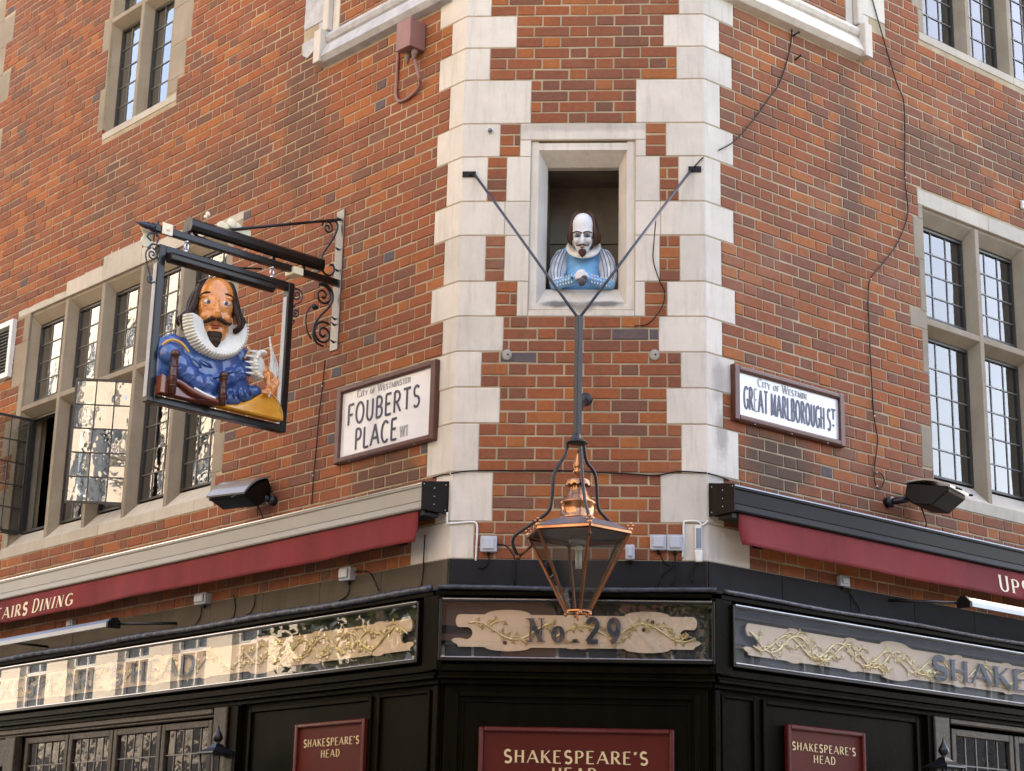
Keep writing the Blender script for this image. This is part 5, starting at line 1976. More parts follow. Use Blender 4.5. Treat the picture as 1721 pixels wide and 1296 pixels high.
# white framed vent at the left edge
root = thing('louvre_vent', 'white framed grey louvre panel beside the long window with open casements', 'vent', FL.P(5.95, 5.3, 0))
c = (5.806, 6.317)
zt = c[1]
q = MB()
s0, s1, z0, z1 = c[0], c[0] + 0.62, zt - 0.52, zt
w = 0.05
for (a, b, x, y) in ((s0, s0 + w, z0, z1), (s1 - w, s1, z0, z1), (s0 + w, s1 - w, z1 - w, z1), (s0 + w, s1 - w, z0, z0 + w)):
    q.box(FL, a, b, x, y, 0.0, 0.045)
q.build('frame', M['whiteplastic'], root, bevel=0.003)
for i in range(14):
    z = z0 + w + (z1 - z0 - 2 * w) * i / 14
    q = MB()
    q.side(FL, [(0.008, z + .012), (0.035, z), (0.035, z + .004), (0.008, z + .016)], s0 + w, s1 - w)
    q.build('slat', M['came'], root)
q = MB()
q.box(FL, s0 + w, s1 - w, z0 + w, z1 - w, 0.0, 0.006)
q.build('backing', M['came'], root)

# steel trough lamps below the awnings
def trough(F, s0, s1, z, o, label, arm):
    root = thing('trough_lamp', label, 'trough lamp', F.P(s0, z, o), 'steel trough lamps over the fascia')
    q = MB()
    q.side(F, [(o - .045, z + .008), (o - 0.02, z + .040), (o + .02, z + .034), (o + .048, z + .004), (o + .050, z - .028), (o + .040, z - .030), (o + .036, z - 0.004), (o + .012, z + .022), (o - .016, z + .026), (o - .038, z + .002)], s0 + 0.006, s1)
    q.build('reflector', M['steel'], root, bevel=0.002)
    q = MB()
    q.side(F, [(o - .05, z - .03), (o - .05, z + .012), (o - 0.02, z + .044), (o + .02, z + .038), (o + .052, z + .006), (o + .052, z - .034)], s0 - 0.02, s0 + 0.005)
    q.build('end_cap', M['matblack'], root)
    q = MB()
    q.tube([F.P(s0 - 0.005, z, o - .02), F.P(s0 - arm, z + .01, 0.015)], 0.010, 8)
    q.tube([F.P(s0 + 1.5, z, o - .02), F.P(s0 + 1.5, z, 0.0)], 0.010, 8)
    q.each('arm', M['iron'], root)


c = (3.210, 3.414)
trough(FL, c[0], 7.6, c[1] - 0.005, 0.33, "bright steel trough lamp under the beige awning's lettering", 0.32)
c = (1.963, 3.489)
trough(FR, c[0], 7.6, c[1] - 0.005, 0.33, "blue tinged steel trough lamp under the black awning's lettering", 0.35)

# black wall lanterns at the foot of the picture
def wall_lantern(F, s, z, o, label):
    root = thing('wall_lantern', label, 'wall lantern', F.P(s, z - 0.4, o), 'small black lanterns on the shopfront posts')
    c = F.P(s, 0, o)
    q = MB()
    q.lathe(c, [(0.004, z + .10), (0.010, z + .07), (0.030, z + .035), (0.034, z + .02), (0.026, z + .0), (0.014, z - .01), (0.02, z - .02), (0.03, z - .03)], 14)
    q.build('finial', M['iron'], root)
    ang = F.rz + math.pi / 4
    q = MB()
    q.lathe(c, [(0.03, z - .02), (0.06, z - .045), (0.125, z - .072), (0.13, z - .082), (0.12, z - .086)], 4, smooth=False, phase=ang)
    q.build('hood', M['iron'], root)
    q = MB()
    for k in range(4):
        th = ang + k * math.pi / 2
        q.tube([c + Vector((0.108 * math.cos(th), 0.108 * math.sin(th), z - .084)), c + Vector((0.075 * math.cos(th), 0.075 * math.sin(th), z - .36))], 0.007, 6)
    q.each('corner_bar', M['iron'], root)
    q = MB()
    q.lathe(c, [(0.104, z - .085), (0.072, z - .36)], 4, smooth=False, phase=ang)
    q.build('glass', M['lampglass'], root)
    q = MB()
    q.lathe(c, [(0.08, z - .36), (0.05, z - .39), (0.01, z - .42)], 12)
    q.tube([c + Vector((0, 0, z - .40)), F.P(s, z - .5, 0.06)], 0.012, 8)
    q.build('bracket', M['iron'], root)


c = (1.923, 2.566)
wall_lantern(FL, c[0], c[1] - 0.02, 0.25, 'black lantern top with ball finial beside the row of four leaded shop windows')
c = (1.786, 2.555)
wall_lantern(FR, c[0], c[1] - 0.02, 0.25, "black lantern top with ball finial on the post past the black awning's maroon board")
# iron pegs left in the right wall, rusty stub on the left band
root = thing('iron_peg', 'rusty iron peg touching the cable, the upper of two', 'peg', FR.P(*(0.829, 7.185)), 'iron pegs in the right wall')
q = MB(); q.tube([FR.P(*(0.829, 7.180)), FR.P(*(0.845, 7.197), 0.05)], 0.007, 6); q.ell(FR.P(*(0.845, 7.197), 0.05), [FR.t * .010, FR.n * .008, Vector((0, 0, .010))], 5)
q.build('shank', M['iron'], root)
root = thing('iron_peg', 'rusty iron peg beside the cable, the lower of two', 'peg', FR.P(*(0.853, 7.019)), 'iron pegs in the right wall')
q = MB(); q.tube([FR.P(*(0.853, 7.014)), FR.P(*(0.857, 7.031), 0.05)], 0.007, 6); q.ell(FR.P(*(0.857, 7.031), 0.05), [FR.t * .010, FR.n * .008, Vector((0, 0, .010))], 5)
q.build('shank', M['iron'], root)

# ================================================================ HANGING PUB SIGN
# frame FS: s = distance out from the left wall, z up, o towards the corner (the painted front)
def V(s, z, o=0.0):
    return FS.P(s, z, o)


ES, EZ, EO = FS.t, Vector((0, 0, 1)), FS.n


def blob(q, s, z, o, rs, rz, ro, ang=0.0, n=12):
    a = R_(ang)
    A = ES * math.cos(a) + EZ * math.sin(a)
    B = -ES * math.sin(a) + EZ * math.cos(a)
    q.ell(V(s, z, o), [A * rs, B * rz, EO * ro], n)


def spiral(q, F, c, r0, turns, a0, sg=1, r=0.006, grow=1.0, n=36, o=0.0):
    pts = []
    for i in range(n + 1):
        t = i / n
        rad = r0 * (0.16 + 0.84 * (1 - t) ** 1.1)
        th = R_(a0) + sg * turns * 2 * math.pi * t
        pts.append(F.P(c[0] + rad * math.cos(th), c[1] + rad * math.sin(th), o))
    q.tube(pts, r, 6, flat=1.0)


sb = thing('sign_bracket', 'black iron bracket with scrolls, long lamp trough and cream ornaments carrying the hanging sign', 'sign bracket', FL.P(SGS, 5.0, 0))
q = MB()
q.box(FL, 1.185, 1.268, 5.065, 6.055, 0.004, 0.016)
q.build('wall_plate', simple('pale_reflecting_black_paint', (0.10, 0.10, 0.105), (0.07, 0.07, 0.075), 0.18, coat=1.0), sb, bevel=0.002)
q = MB()
q.box(FS, 0.016, 1.43, 5.512, 5.556, -0.02, 0.02)
q.build('beam', M['blackmetal'], sb, bevel=0.004)
q = MB()
q.tube([V(0.016, 5.988), V(0.45, 5.83), V(1.15, 5.575)], 0.010, 6)
q.build('stay_rod', M['iron'], sb)
q = MB()
q.lathe(V(1.43, 5.535), [(0.022, 0.0), (0.03, 0.01), (0.018, 0.03), (0.026, 0.045), (0.002, 0.13)], 8, axis=FS.t.to_track_quat('Z', 'Y').to_matrix())
for dz in (-1, 1):
    q.tube([V(1.40, 5.535 + dz * .015), V(1.405, 5.535 + dz * .055, .0)], [0.011, 0.003], 6)
q.tube([V(1.405, 5.54, -.03), V(1.405, 5.50, -.03), V(1.405, 5.46, -.03)], 0.004, 5)
q.build('spear_tip', M['bluewire'], sb)
# lamp trough on the beam
q = MB()
prof = [(-0.045, 5.60), (-0.02, 5.655), (0.02, 5.665), (0.055, 5.64), (0.062, 5.60), (0.045, 5.575), (0.03, 5.572), (0.05, 5.60), (0.04, 5.63), (0.015, 5.65), (-0.01, 5.645), (-0.035, 5.60)]
q.side(FS, prof, 0.18, 1.19)
q.build('lamp_trough', M['blackmetal'], sb, bevel=0.003)
q = MB()
for s in (0.172, 1.192):
    q.prism(Frame(V(s, 0, 0), FS.n, FS.t, 0, 1), [(-0.047, 5.575), (-0.047, 5.60), (-0.02, 5.66), (0.02, 5.67), (0.058, 5.645), (0.065, 5.60), (0.05, 5.57)], -0.006, 0.006)
q.each('trough_end', M['blackmetal'], sb)
q = MB()
for s in (1.188, 0.539, 0.30):
    q.tube([V(s, 5.55, 0.01), V(s, 5.60, 0.01)], 0.012, 6)
q.tube([V(1.15, 5.60, -.03), V(1.05, 5.60, -.09), V(0.7, 5.58, -.09)], 0.009, 6)
q.tube([V(0.60, 5.49, -.03), V(0.75, 5.47, -.08)], 0.007, 6)
q.build('lamp_arm', M['iron'], sb)
# cream ornaments
q = MB()
pts = []
for i in range(41):
    t = i / 40
    th = math.pi * t
    rr = 0.045 + 0.012 * abs(math.sin(th * 3))
    pts.append((0.835 - 0.115 * math.cos(th) * (1 + .15 * abs(math.sin(3 * th))), 5.665 + rr * 1.1 * math.sin(th) + 0.018 * abs(math.sin(3 * th))))
q.prism(FS, [(0.715, 5.655), (0.955, 5.655)] + pts[::-1], -0.03, -0.008)
q.ell(V(0.866, 5.722, -0.005), [ES * .034, EZ * .034, EO * .012], 10)
for s, z, r in ((1.045, 5.735, 0.018), (0.655, 5.655, .014), (1.06, 5.712, .014)):
    q.ell(V(s, z, -0.01), [ES * r, EZ * r, EO * .01], 6)
q.build('cream_ornament', simple('cream_paint', (0.80, 0.72, 0.52), (0.72, 0.64, 0.46), 0.4), sb, bevel=0.003)
q = MB()
q.box(FS, 1.312, 1.385, 5.50, 5.575, 0.021, 0.033)
q.ell(V(1.348, 5.537, 0.034), [ES * .015, EZ * .015, EO * .008], 8)
q.box(FS, 0.322, 0.40, 5.495, 5.545, -0.055, 0.045)
q.each('cream_plate', MATS['cream_paint'], sb, bevel=0.003)
# scrolls by the wall
q = MB()
spiral(q, FS, (0.115, 5.90), 0.05, 1.6, 0, 1, 0.007)
S1 = [V(0.02, 5.93), V(0.035, 5.955), V(0.08, 5.95), V(0.05, 5.90), V(0.055, 5.83), V(0.11, 5.75), V(0.155, 5.68), V(0.16, 5.60), V(0.12, 5.565), V(0.06, 5.56), V(0.03, 5.60), V(0.045, 5.64), V(0.075, 5.63)]
q.tube(smooth_path([V(0.10, 5.945), V(0.055, 5.965), V(0.035, 5.93), V(0.055, 5.86), V(0.10, 5.78), V(0.145, 5.70), V(0.155, 5.62), V(0.12, 5.575), V(0.075, 5.575), V(0.045, 5.61), V(0.055, 5.65), V(0.085, 5.645)]), 0.0075, 6)
spiral(q, FS, (0.125, 5.42), 0.075, 1.7, 60, 1, 0.008)
spiral(q, FS, (0.105, 5.16), 0.085, 1.8, 120, -1, 0.008)
q.tube(smooth_path([V(0.165, 5.49), V(0.10, 5.50), V(0.05, 5.46), V(0.045, 5.40), V(0.08, 5.34), V(0.14, 5.27), V(0.18, 5.20), V(0.185, 5.13), V(0.15, 5.085), V(0.10, 5.075)]), 0.008, 6)
q.tube(smooth_path([V(0.22, 5.32), V(0.25, 5.25), V(0.24, 5.16), V(0.20, 5.10)]), 0.006, 6)
q.ell(V(0.185, 5.325), [ES * .028, EZ * .02, EO * .012], 6)
for z in (5.985, 5.77, 5.62, 5.24, 5.12, 5.28):
    q.tube([V(0.015, z), V(0.045, z + .012)], [0.008, 0.004], 5)
q.each('scrollwork', M['iron'], sb)

hs = thing('hanging_sign', 'square black framed pub sign with carved painted bust of a bearded man in blue', 'pub sign', V(0.87, 4.44), None)
q = MB()
fo, fi = 0.028, -0.034
S0, S1_, Z0_, Z1_ = 0.372, 1.392, 4.432, 5.432
w = 0.046
q.box(FS, S0, S0 + w, Z0_, Z1_, fi, fo)
q.box(FS, S1_ - w, S1_, Z0_, Z1_, fi, fo)
q.box(FS, S0 + w, S1_ - w, Z0_, Z0_ + w, fi, fo)
q.box(FS, S0 + w, S1_ - w, Z1_ - w, Z1_, fi, fo)
q.build('frame', M['blackmetal'], hs, bevel=0.004)
q = MB()
q.box(FS, S0 + w + .0005, S0 + w + .004, Z0_ + w, Z1_ - w - 0.05, fi + 0.01, fo - 0.012)
q.box(FS, S1_ + .0005, S1_ + .004, Z0_ + .03, Z1_ - 0.12, fi + 0.01, fo - 0.012)
q.each('side_strip', M['greymetal'], hs)
q = MB()
q.side(FS, [(0.015, 5.375), (0.015, 5.345), (0.035, 5.318), (0.07, 5.312), (0.095, 5.33), (0.098, 5.36), (0.08, 5.38)], 0.565, 1.345)
q.build('inner_lamp', M['blackmetal'], hs, bevel=0.004)
q = MB()
for s in (1.188, 0.539):
    q.tube([V(s, 5.43), V(s, 5.455)], 0.012, 8)
    q.tube([V(s + .014 * math.cos(t_), 5.475 + .022 * math.sin(t_)) for t_ in [k * math.pi / 6 for k in range(12)]], 0.006, 6, closed=True)
    q.tube([V(s, 5.495), V(s, 5.52)], 0.014, 8)
q.each('hanger', M['chrome'], hs, per=3)
q = MB()
spiral(q, FS, (1.425, 5.36), 0.04, 1.5, 90, 1, 0.0055)
spiral(q, FS, (1.425, 5.20), 0.028, 1.5, 200, 1, 0.005)
q.tube(smooth_path([V(1.44, 5.40), V(1.47, 5.36), V(1.455, 5.29), V(1.43, 5.23), V(1.42, 5.18)]), 0.0055, 6)
spiral(q, FS, (0.335, 5.37), 0.042, 1.6, 100, -1, 0.0055)
spiral(q, FS, (0.335, 5.25), 0.038, 1.6, 80, -1, 0.0055)
q.tube(smooth_path([V(0.37, 5.42), V(0.30, 5.40), V(0.295, 5.34), V(0.345, 5.30), V(0.375, 5.26), V(0.36, 5.20), V(0.34, 5.19), V(0.36, 5.16)]), 0.005, 6)
q.tube(smooth_path([V(1.44, 5.445), V(1.47, 5.47), V(1.43, 5.50), V(1.39, 5.48), V(1.40, 5.44)]), 0.006, 6)
q.tube(smooth_path([V(1.39, 5.43), V(1.43, 5.425), V(1.46, 5.39)]), 0.006, 6)
q.each('scrollwork', M['bluewire'], hs)
q = MB()
q.prism(FS, [(1.395, 5.52), (1.50, 5.53), (1.47, 5.49), (1.49, 5.44), (1.46, 5.41), (1.395, 5.42)], -0.05, -0.04)
q.build('cream_backplate', MATS['cream_paint'], hs, bevel=0.003)

# --- the carving
# doublet: shoulders, chest, folded arms
q = MB()
for a in [(1.27, 4.70, 0, .085, .17, .055, 0), (1.15, 4.72, .0, .17, .17, .07, 0), (1.0, 4.70, .0, .20, .20, .08, 0), (0.86, 4.74, 0, .17, .17, .07, 0), (0.745, 4.83, 0, .065, .10, .05, 25),
          (1.33, 4.70, 0, .025, .16, .045, 0), (1.24, 4.80, .01, .09, .09, .06, 0), (0.78, 4.68, 0, .12, .12, .06, 0),
          (1.0, 4.58, 0, .24, .10, .05, 0), (0.80, 4.60, .0, .17, .075, .05, -22)]:
    blob(q, *a)
# upper arm and forearm in front
for (p, r_) in (((1.27, 4.74), .075), ((1.21, 4.69), .078), ((1.15, 4.64), .076), ((1.08, 4.605), .07), ((1.0, 4.61), .066), ((0.92, 4.65), .062), ((0.84, 4.695), .058), ((0.77, 4.735), .053), ((0.72, 4.765), .048)):
    blob(q, p[0], p[1], .055, r_ * 1.1, r_, r_ * .8)
for (p, r_) in (((1.0, 4.54), .055), ((0.90, 4.535), .055), ((0.80, 4.56), .052), ((0.71, 4.60), .048), ((0.64, 4.645), .042)):
    blob(q, p[0], p[1], .045, r_ * 1.1, r_, r_ * .8)
o = q.build('doublet', M['bluecoat'], hs)
remesh(o, 0.006, 14)
# creases standing on the sleeves
q = MB()
rf = random.Random(12)
for (c, ang, ln) in [((1.26, 4.69), 35, .09), ((1.22, 4.655), 40, .10), ((1.18, 4.63), 45, .09), ((1.13, 4.61), 60, .08), ((1.08, 4.60), 80, .07), ((0.99, 4.63), 110, .08), ((0.95, 4.66), 20, .12), ((0.90, 4.675), 25, .12),
                     ((0.86, 4.71), 18, .10), ((0.80, 4.73), 30, .08), ((0.82, 4.585), 105, .08), ((0.78, 4.59), 108, .08), ((0.74, 4.605), 110, .07), ((0.87, 4.565), 100, .07), ((0.70, 4.625), 112, .06), ((1.03, 4.73), 160, .10), ((1.10, 4.72), 150, .09)]:
    pts = []
    for i in range(8):
        t = i / 7 - .5
        x = c[0] - math.cos(R_(ang)) * ln * t
        y = c[1] + math.sin(R_(ang)) * ln * t
        pts.append(V(x + 0.012 * math.cos(t * 3), y, 0.104 - 0.06 * t * t * 2 + rf.uniform(-.002, .002)))
    q.tube(pts, [0.002, .006, .008, .009, .009, .008, .006, .002], 8)
q.build('sleeve_fold', M['bluecoat'], hs)
q = MB()
q.tube(smooth_path([V(1.335, 4.785, .05), V(1.31, 4.815, .075), V(1.27, 4.825, .09), V(1.22, 4.805, .10), V(1.18, 4.765, .105)]), [0.010] * 21, 6)
q.tube(smooth_path([V(0.70, 4.925, .03), V(0.705, 4.90, .05), V(0.725, 4.86, .055), V(0.745, 4.83, .06)]), [0.010] * 16, 6)
q.each('gold_trim', M['trim'], hs)
# ruff: sloping white plate with pleated rim
cs, cz = 0.985, 4.985
vs, fs = [], []
nr = 180
prof = [(0.42, 0.085), (0.75, 0.125), (0.93, 0.13)]
for i in range(nr + 1):
    th = R_(172 + 204 * i / nr)
    row = []
    for r, d in prof:
        row.append(V(cs - 0.215 * r * math.cos(th), cz + 0.20 * r * math.sin(th), d))
    vs += row
for i in range(nr):
    for j in range(2):
        k = i * 3 + j
        fs.append((k, k + 1, k + 4, k + 3))
q = MB()
q.add(vs, fs, True)
vs, fs = [], []
pr = [(0.925, 0.132), (0.955, 0.134), (1.03, 0.10), (1.05, 0.055)]
for i in range(nr * 2 + 1):
    th = R_(172 + 204 * i / (nr * 2))
    pl = math.sin(th * 62)
    for j, (r, d) in enumerate(pr):
        am = (0.0, 0.016, 0.022, 0.012)[j]
        vs.append(V(cs - 0.215 * (r + am * pl) * math.cos(th), cz + 0.20 * (r + am * pl) * math.sin(th), d + am * 0.35 * pl))
for i in range(nr * 2):
    for j in range(3):
        k = i * 4 + j
        fs.append((k, k + 1, k + 5, k + 4))
q.add(vs, fs, True)
q.build('ruff', M['rufwhite'], hs)
# head
q = MB()
HS, HZ = 0.952, 5.075
for a in [(HS, 5.175, .035, .112, .125, .10), (HS, 5.11, .045, .108, .12, .095), (HS + .002, 5.03, .05, .095, .10, .085), (HS, 4.96, .055, .078, .085, .07), (HS, 4.90, .055, .048, .05, .045),
          (HS, 4.92, .0, .07, .10, .05),
          (HS + .055, 5.035, .09, .038, .036, .035), (HS - .055, 5.035, .09, .038, .036, .035),
          (HS + .05, 5.155, .105, .045, .018, .022), (HS - .05, 5.155, .105, .045, .018, .022),
          (HS - .122, 5.06, .02, .018, .035, .02)]:
    blob(q, *a)
# nose
for z, r, d in ((5.13, .015, .125), (5.10, .017, .138), (5.07, .020, .15), (5.045, .025, .16), (5.032, .027, .155)):
    blob(q, HS, z, d, r, .022, .024)
blob(q, HS + .022, 5.030, .143, .014, .013, .016)
blob(q, HS - .022, 5.030, .143, .014, .013, .016)
head = q.build('head', M['skin'], hs)
remesh(head, 0.0045, 4)
q = MB()
for sx in (.052, -.052):
    blob(q, HS + sx, 5.116, .118, .026, .0165, .020)
q.each('eyeball', M['palewhite'], head)
q = MB()
for sx in (.050, -.054):
    blob(q, HS + sx, 5.115, .1335, .0125, .0125, .006)
q.each('iris', simple('painted_brown_iris', (0.10, 0.06, 0.04), (0.06, 0.035, 0.02), 0.25, coat=.5), head)
q = MB()
for sx in (.050, -.054):
    blob(q, HS + sx, 5.115, .1385, .0055, .0055, .003)
q.each('pupil', M['pupil'], head)
q = MB()
for sx in (.052, -.052):
    q.tube([V(HS + sx + .033 * math.cos(t), 5.112 + .024 * math.sin(t), .126 - .012 * abs(math.cos(t))) for t in [R_(10 + 20 * k) for k in range(9)]], 0.0055, 6)
    q.tube([V(HS + sx + .030 * math.cos(t), 5.114 + .022 * math.sin(t), .124 - .012 * abs(math.cos(t))) for t in [R_(190 + 20 * k) for k in range(9)]], 0.005, 6)
q.each('eyelid', M['skin'], head)
q = MB()
for sx in (.054, -.054):
    q.tube([V(HS + sx + .050 * math.cos(t), 5.135 + .040 * math.sin(t), .128 - .022 * abs(math.cos(t))) for t in [R_(8 + 18.2 * k) for k in range(10)]], [.002, .0035, .0045, .005, .005, .005, .005, .0045, .0035, .002], 6)
q.each('eyebrow', M['hair'], head)
q = MB()
for sg in (1, -1):
    q.tube(smooth_path([V(HS + sg * .004, 5.008, .150), V(HS + sg * .03, 5.006, .146), V(HS + sg * .058, 4.992, .132), V(HS + sg * .082, 4.995, .112), V(HS + sg * .098, 5.018, .092), V(HS + sg * .104, 5.032, .082)]),
           [.008 + .006 * math.sin(min(i / 15, 1) * math.pi) if i < 18 else max(.002, .011 - .0014 * (i - 17)) for i in range(26)], 8)
q.build('moustache', M['hair'], head)
q = MB()
blob(q, HS, 4.978, .128, .034, .008, .012)
blob(q, HS, 4.962, .126, .026, .008, .012)
q.build('lips', M['lip'], head)
q = MB()
for a in [(HS, 4.915, .110, .046, .032, .028), (HS, 4.885, .112, .040, .035, .026), (HS, 4.86, .112, .028, .032, .022), (HS + .004, 4.835, .112, .013, .028, .016), (HS + .03, 4.925, .108, .016, .022, .018), (HS - .03, 4.925, .108, .016, .022, .018)]:
    blob(q, *a)
o = q.build('beard', M['hair'], head)
remesh(o, 0.0045, 2)
# long hair in locks either side, bald crown between
q = MB()
rh = random.Random(4)
for sg, (top, mid, low) in ((1, ((0.075, 5.265), (0.135, 5.13), (0.165, 5.00))), (-1, ((0.072, 5.265), (0.128, 5.12), (0.15, 4.985)))):
    for k in range(16):
        u = k / 15
        x0 = HS + sg * (top[0] + 0.02 * u)
        dpt = 0.07 - 0.11 * u
        e_ = rh.uniform(-.010, .010)
        P_ = [V(HS + sg * (0.03 + 0.03 * u), 5.285 - .02 * (1 - u), dpt * .4), V(x0 + sg * .012, 5.25 - .01 * u, dpt), V(HS + sg * (mid[0] - .022 + .02 * u) + e_, 5.16, dpt), V(HS + sg * (mid[0] + .012 * u) + e_, 5.08, dpt + .01),
              V(HS + sg * (low[0] + .03 * u) + e_ * 1.5, 5.03, dpt + .012), V(HS + sg * (low[0] + .02 * u - .01), 4.985 + e_, dpt + .02), V(HS + sg * (low[0] - .035) + e_, 4.965 + e_, dpt + .012)]
        sp = smooth_path(P_, 5)
        n = len(sp)
        q.tube(sp, [0.006 + 0.014 * math.sin(math.pi * min(1, (i + 2) / (n + 1))) for i in range(n)], 6)
q.tube([V(HS + .078 * math.cos(t), 5.235 + .068 * math.sin(t), -.01) for t in [R_(15 * k) for k in range(13)]], 0.010, 6)
q.build('hair', M['hair'], head)
_c = V(HS, 5.0, 0)
head.matrix_basis = Matrix.Translation(_c) @ Matrix.Rotation(R_(-27), 4, 'Z') @ Matrix.Scale(1.06, 4) @ Matrix.Translation(-_c)
# cuff with lace points, hand, quill
q = MB()
for k in range(44):
    t = k / 43
    ang = R_(70 + 215 * t)
    cxs, czs = 0.655 - .052 * math.cos(ang) * .9, 4.80 + .082 * math.sin(ang)
    q.ell(V(cxs, czs, .10 + .02 * math.sin(k * 1.9)), [ES * .016, EZ * .016, EO * .03], 6)
blob(q, 0.655, 4.80, .085, .045, .075, .035, -15)
for k, (x, y, a_, l_) in enumerate([(0.72, 4.885, 200, .075), (0.745, 4.85, 190, .075), (0.745, 4.81, 180, .08), (0.74, 4.775, 170, .085), (0.735, 4.74, 165, .09)]):
    A = R_(a_)
    d = -ES * math.cos(A) + EZ * math.sin(A) * -1
    p0 = V(0.675, y - .005, .105)
    p1 = V(x + .03, y - .012, .112)
    q.tube([p0, (p0 + p1) / 2, p1], [.013, .010, .002], 6)
q.build('lace_cuff', M['rufwhite'], hs)
q = MB()
for a in [(0.615, 4.775, .09, .04, .035, .03, -40), (0.585, 4.74, .10, .042, .036, .028, -45), (0.56, 4.715, .10, .036, .032, .026, -50)]:
    blob(q, *a)
for k in range(4):
    x0, y0 = 0.552 + .012 * k, 4.725 - .022 * k
    P_ = smooth_path([V(x0 + .012, y0 + .015, .105), V(x0 - .018, y0 - .004, .125), V(x0 - .014, y0 - .036, .135), V(x0 + .018 + .008 * k, y0 - .052 + .004 * k, .135), V(x0 + .048, y0 - .050 + .006 * k, .125)], 5)
    q.tube(P_, [.0135 - .0002 * i for i in range(len(P_))], 8)
P_ = smooth_path([V(0.595, 4.745, .12), V(0.605, 4.70, .135), V(0.60, 4.665, .14), V(0.585, 4.64, .135)], 5)
q.tube(P_, [.014 - .0003 * i for i in range(len(P_))], 8)
o = q.build('hand', M['skin'], hs)
remesh(o, 0.003, 2)
q = MB()
ft = [(0.551, 5.015, .006), (0.547, 4.995, .008), (0.541, 4.97, .010), (0.534, 4.945, .013), (0.526, 4.92, .017), (0.518, 4.895, .022), (0.511, 4.87, .028), (0.506, 4.845, .034), (0.504, 4.82, .038), (0.506, 4.795, .038), (0.511, 4.77, .034), (0.519, 4.745, .026), (0.528, 4.725, .017)]
for x, y, r_ in ft:
    blob(q, x, y, .04, r_, max(.016, r_), max(.007, r_ * .42), 0, 10)
o = q.build('feather', M['rufwhite'], hs)
remesh(o, 0.0032, 4)
q = MB()
for k in range(3):
    q.tube(smooth_path([V(0.540 - .004 * k, 4.955 - .012 * k, .046), V(0.522 - .009 * k, 4.89, .053), V(0.517 - .014 * k, 4.82, .058), V(0.524 - .008 * k, 4.755, .052)], 5), 0.0026, 6)
q.tube([V(0.53, 4.72, .05), V(0.575, 4.665, .12), V(0.595, 4.60, .14)], [.007, .006, .005], 6)
q.tube(smooth_path([V(0.580, 4.655, .13), V(0.592, 4.625, .14), V(0.605, 4.595, .14)], 4), [.009, .009, .0085, .008, .0075, .006, .004, .002, .001], 6)
q.build('quill', M['rufwhite'], hs)
# yellow sheet, chair posts and seat
q = MB()
q.prism(FS, [(0.95, 4.479), (0.88, 4.500), (0.80, 4.515), (0.70, 4.565), (0.62, 4.625), (0.57, 4.640), (0.528, 4.632), (0.49, 4.575), (0.455, 4.51), (0.445, 4.479)], .03, .10)
q.build('yellow_book', M['yellow'], hs, bevel=0.010)
q = MB()
q.tube(smooth_path([V(0.545, 4.633, .10), V(0.50, 4.59, .105), V(0.465, 4.53, .10), V(0.452, 4.482, .09)], 5), 0.007, 6)
q.build('book_edge', M['trim'], hs)
q = MB()
for s, zt, zb_ in ((1.280, 4.71, 4.480), (0.924, 4.65, 4.480)):
    d = .115
    q.tube([V(s, zb_, d), V(s - .001, zt, d)], 0.024, 10)
    q.ell(V(s - .002, zt + .022, d), [ES * .030, EZ * .028, EO * .030], 8)
    for k in range(3):
        q.ell(V(s, zb_ + .05 + .06 * k, d), [ES * .027, EZ * .010, EO * .027], 6)
q.each('chair_post', M['chair'], hs, per=5)
q = MB()
q.tube(smooth_path([V(1.30, 4.575, .10), V(1.22, 4.56, .11), V(1.14, 4.525, .12), V(1.05, 4.505, .12), V(0.95, 4.500, .11)], 5), 0.019, 8)
q.prism(FS, [(1.345, 4.479), (1.345, 4.60), (1.27, 4.58), (1.18, 4.54), (1.08, 4.50), (0.95, 4.49), (0.95, 4.479)], .03, .095)
q.build('chair_back', M['redseat'], hs, bevel=0.008)
q = MB()
q.tube(smooth_path([V(1.13, 4.545, .115), V(1.06, 4.522, .125), V(0.98, 4.512, .12)], 5), 0.012, 8)
q.build('white_sash', M['rufwhite'], hs)

# ================================================================ BUST IN THE NICHE
bt = thing('niche_bust', 'painted bust of a pale bearded man in light blue doublet leaning out of the niche', 'statue', FC.P(0.757, 5.242, -0.12))
BX = 0.757


def W3(x, z, o):
    return FC.P(x, z, o)


XX, YY, ZZ = Vector((1, 0, 0)), Vector((0, -1, 0)), Vector((0, 0, 1))


def bb(q, x, z, o, rx, rz, ro, ang=0, tilt=0, n=12):
    a, t = R_(ang), R_(tilt)
    A = XX * math.cos(a) + ZZ * math.sin(a)
    B = -XX * math.sin(a) + ZZ * math.cos(a)
    C = YY
    B2 = B * math.cos(t) + C * math.sin(t)
    C2 = -B * math.sin(t) + C * math.cos(t)
    q.ell(W3(x, z, o), [A * rx, B2 * rz, C2 * ro], n)


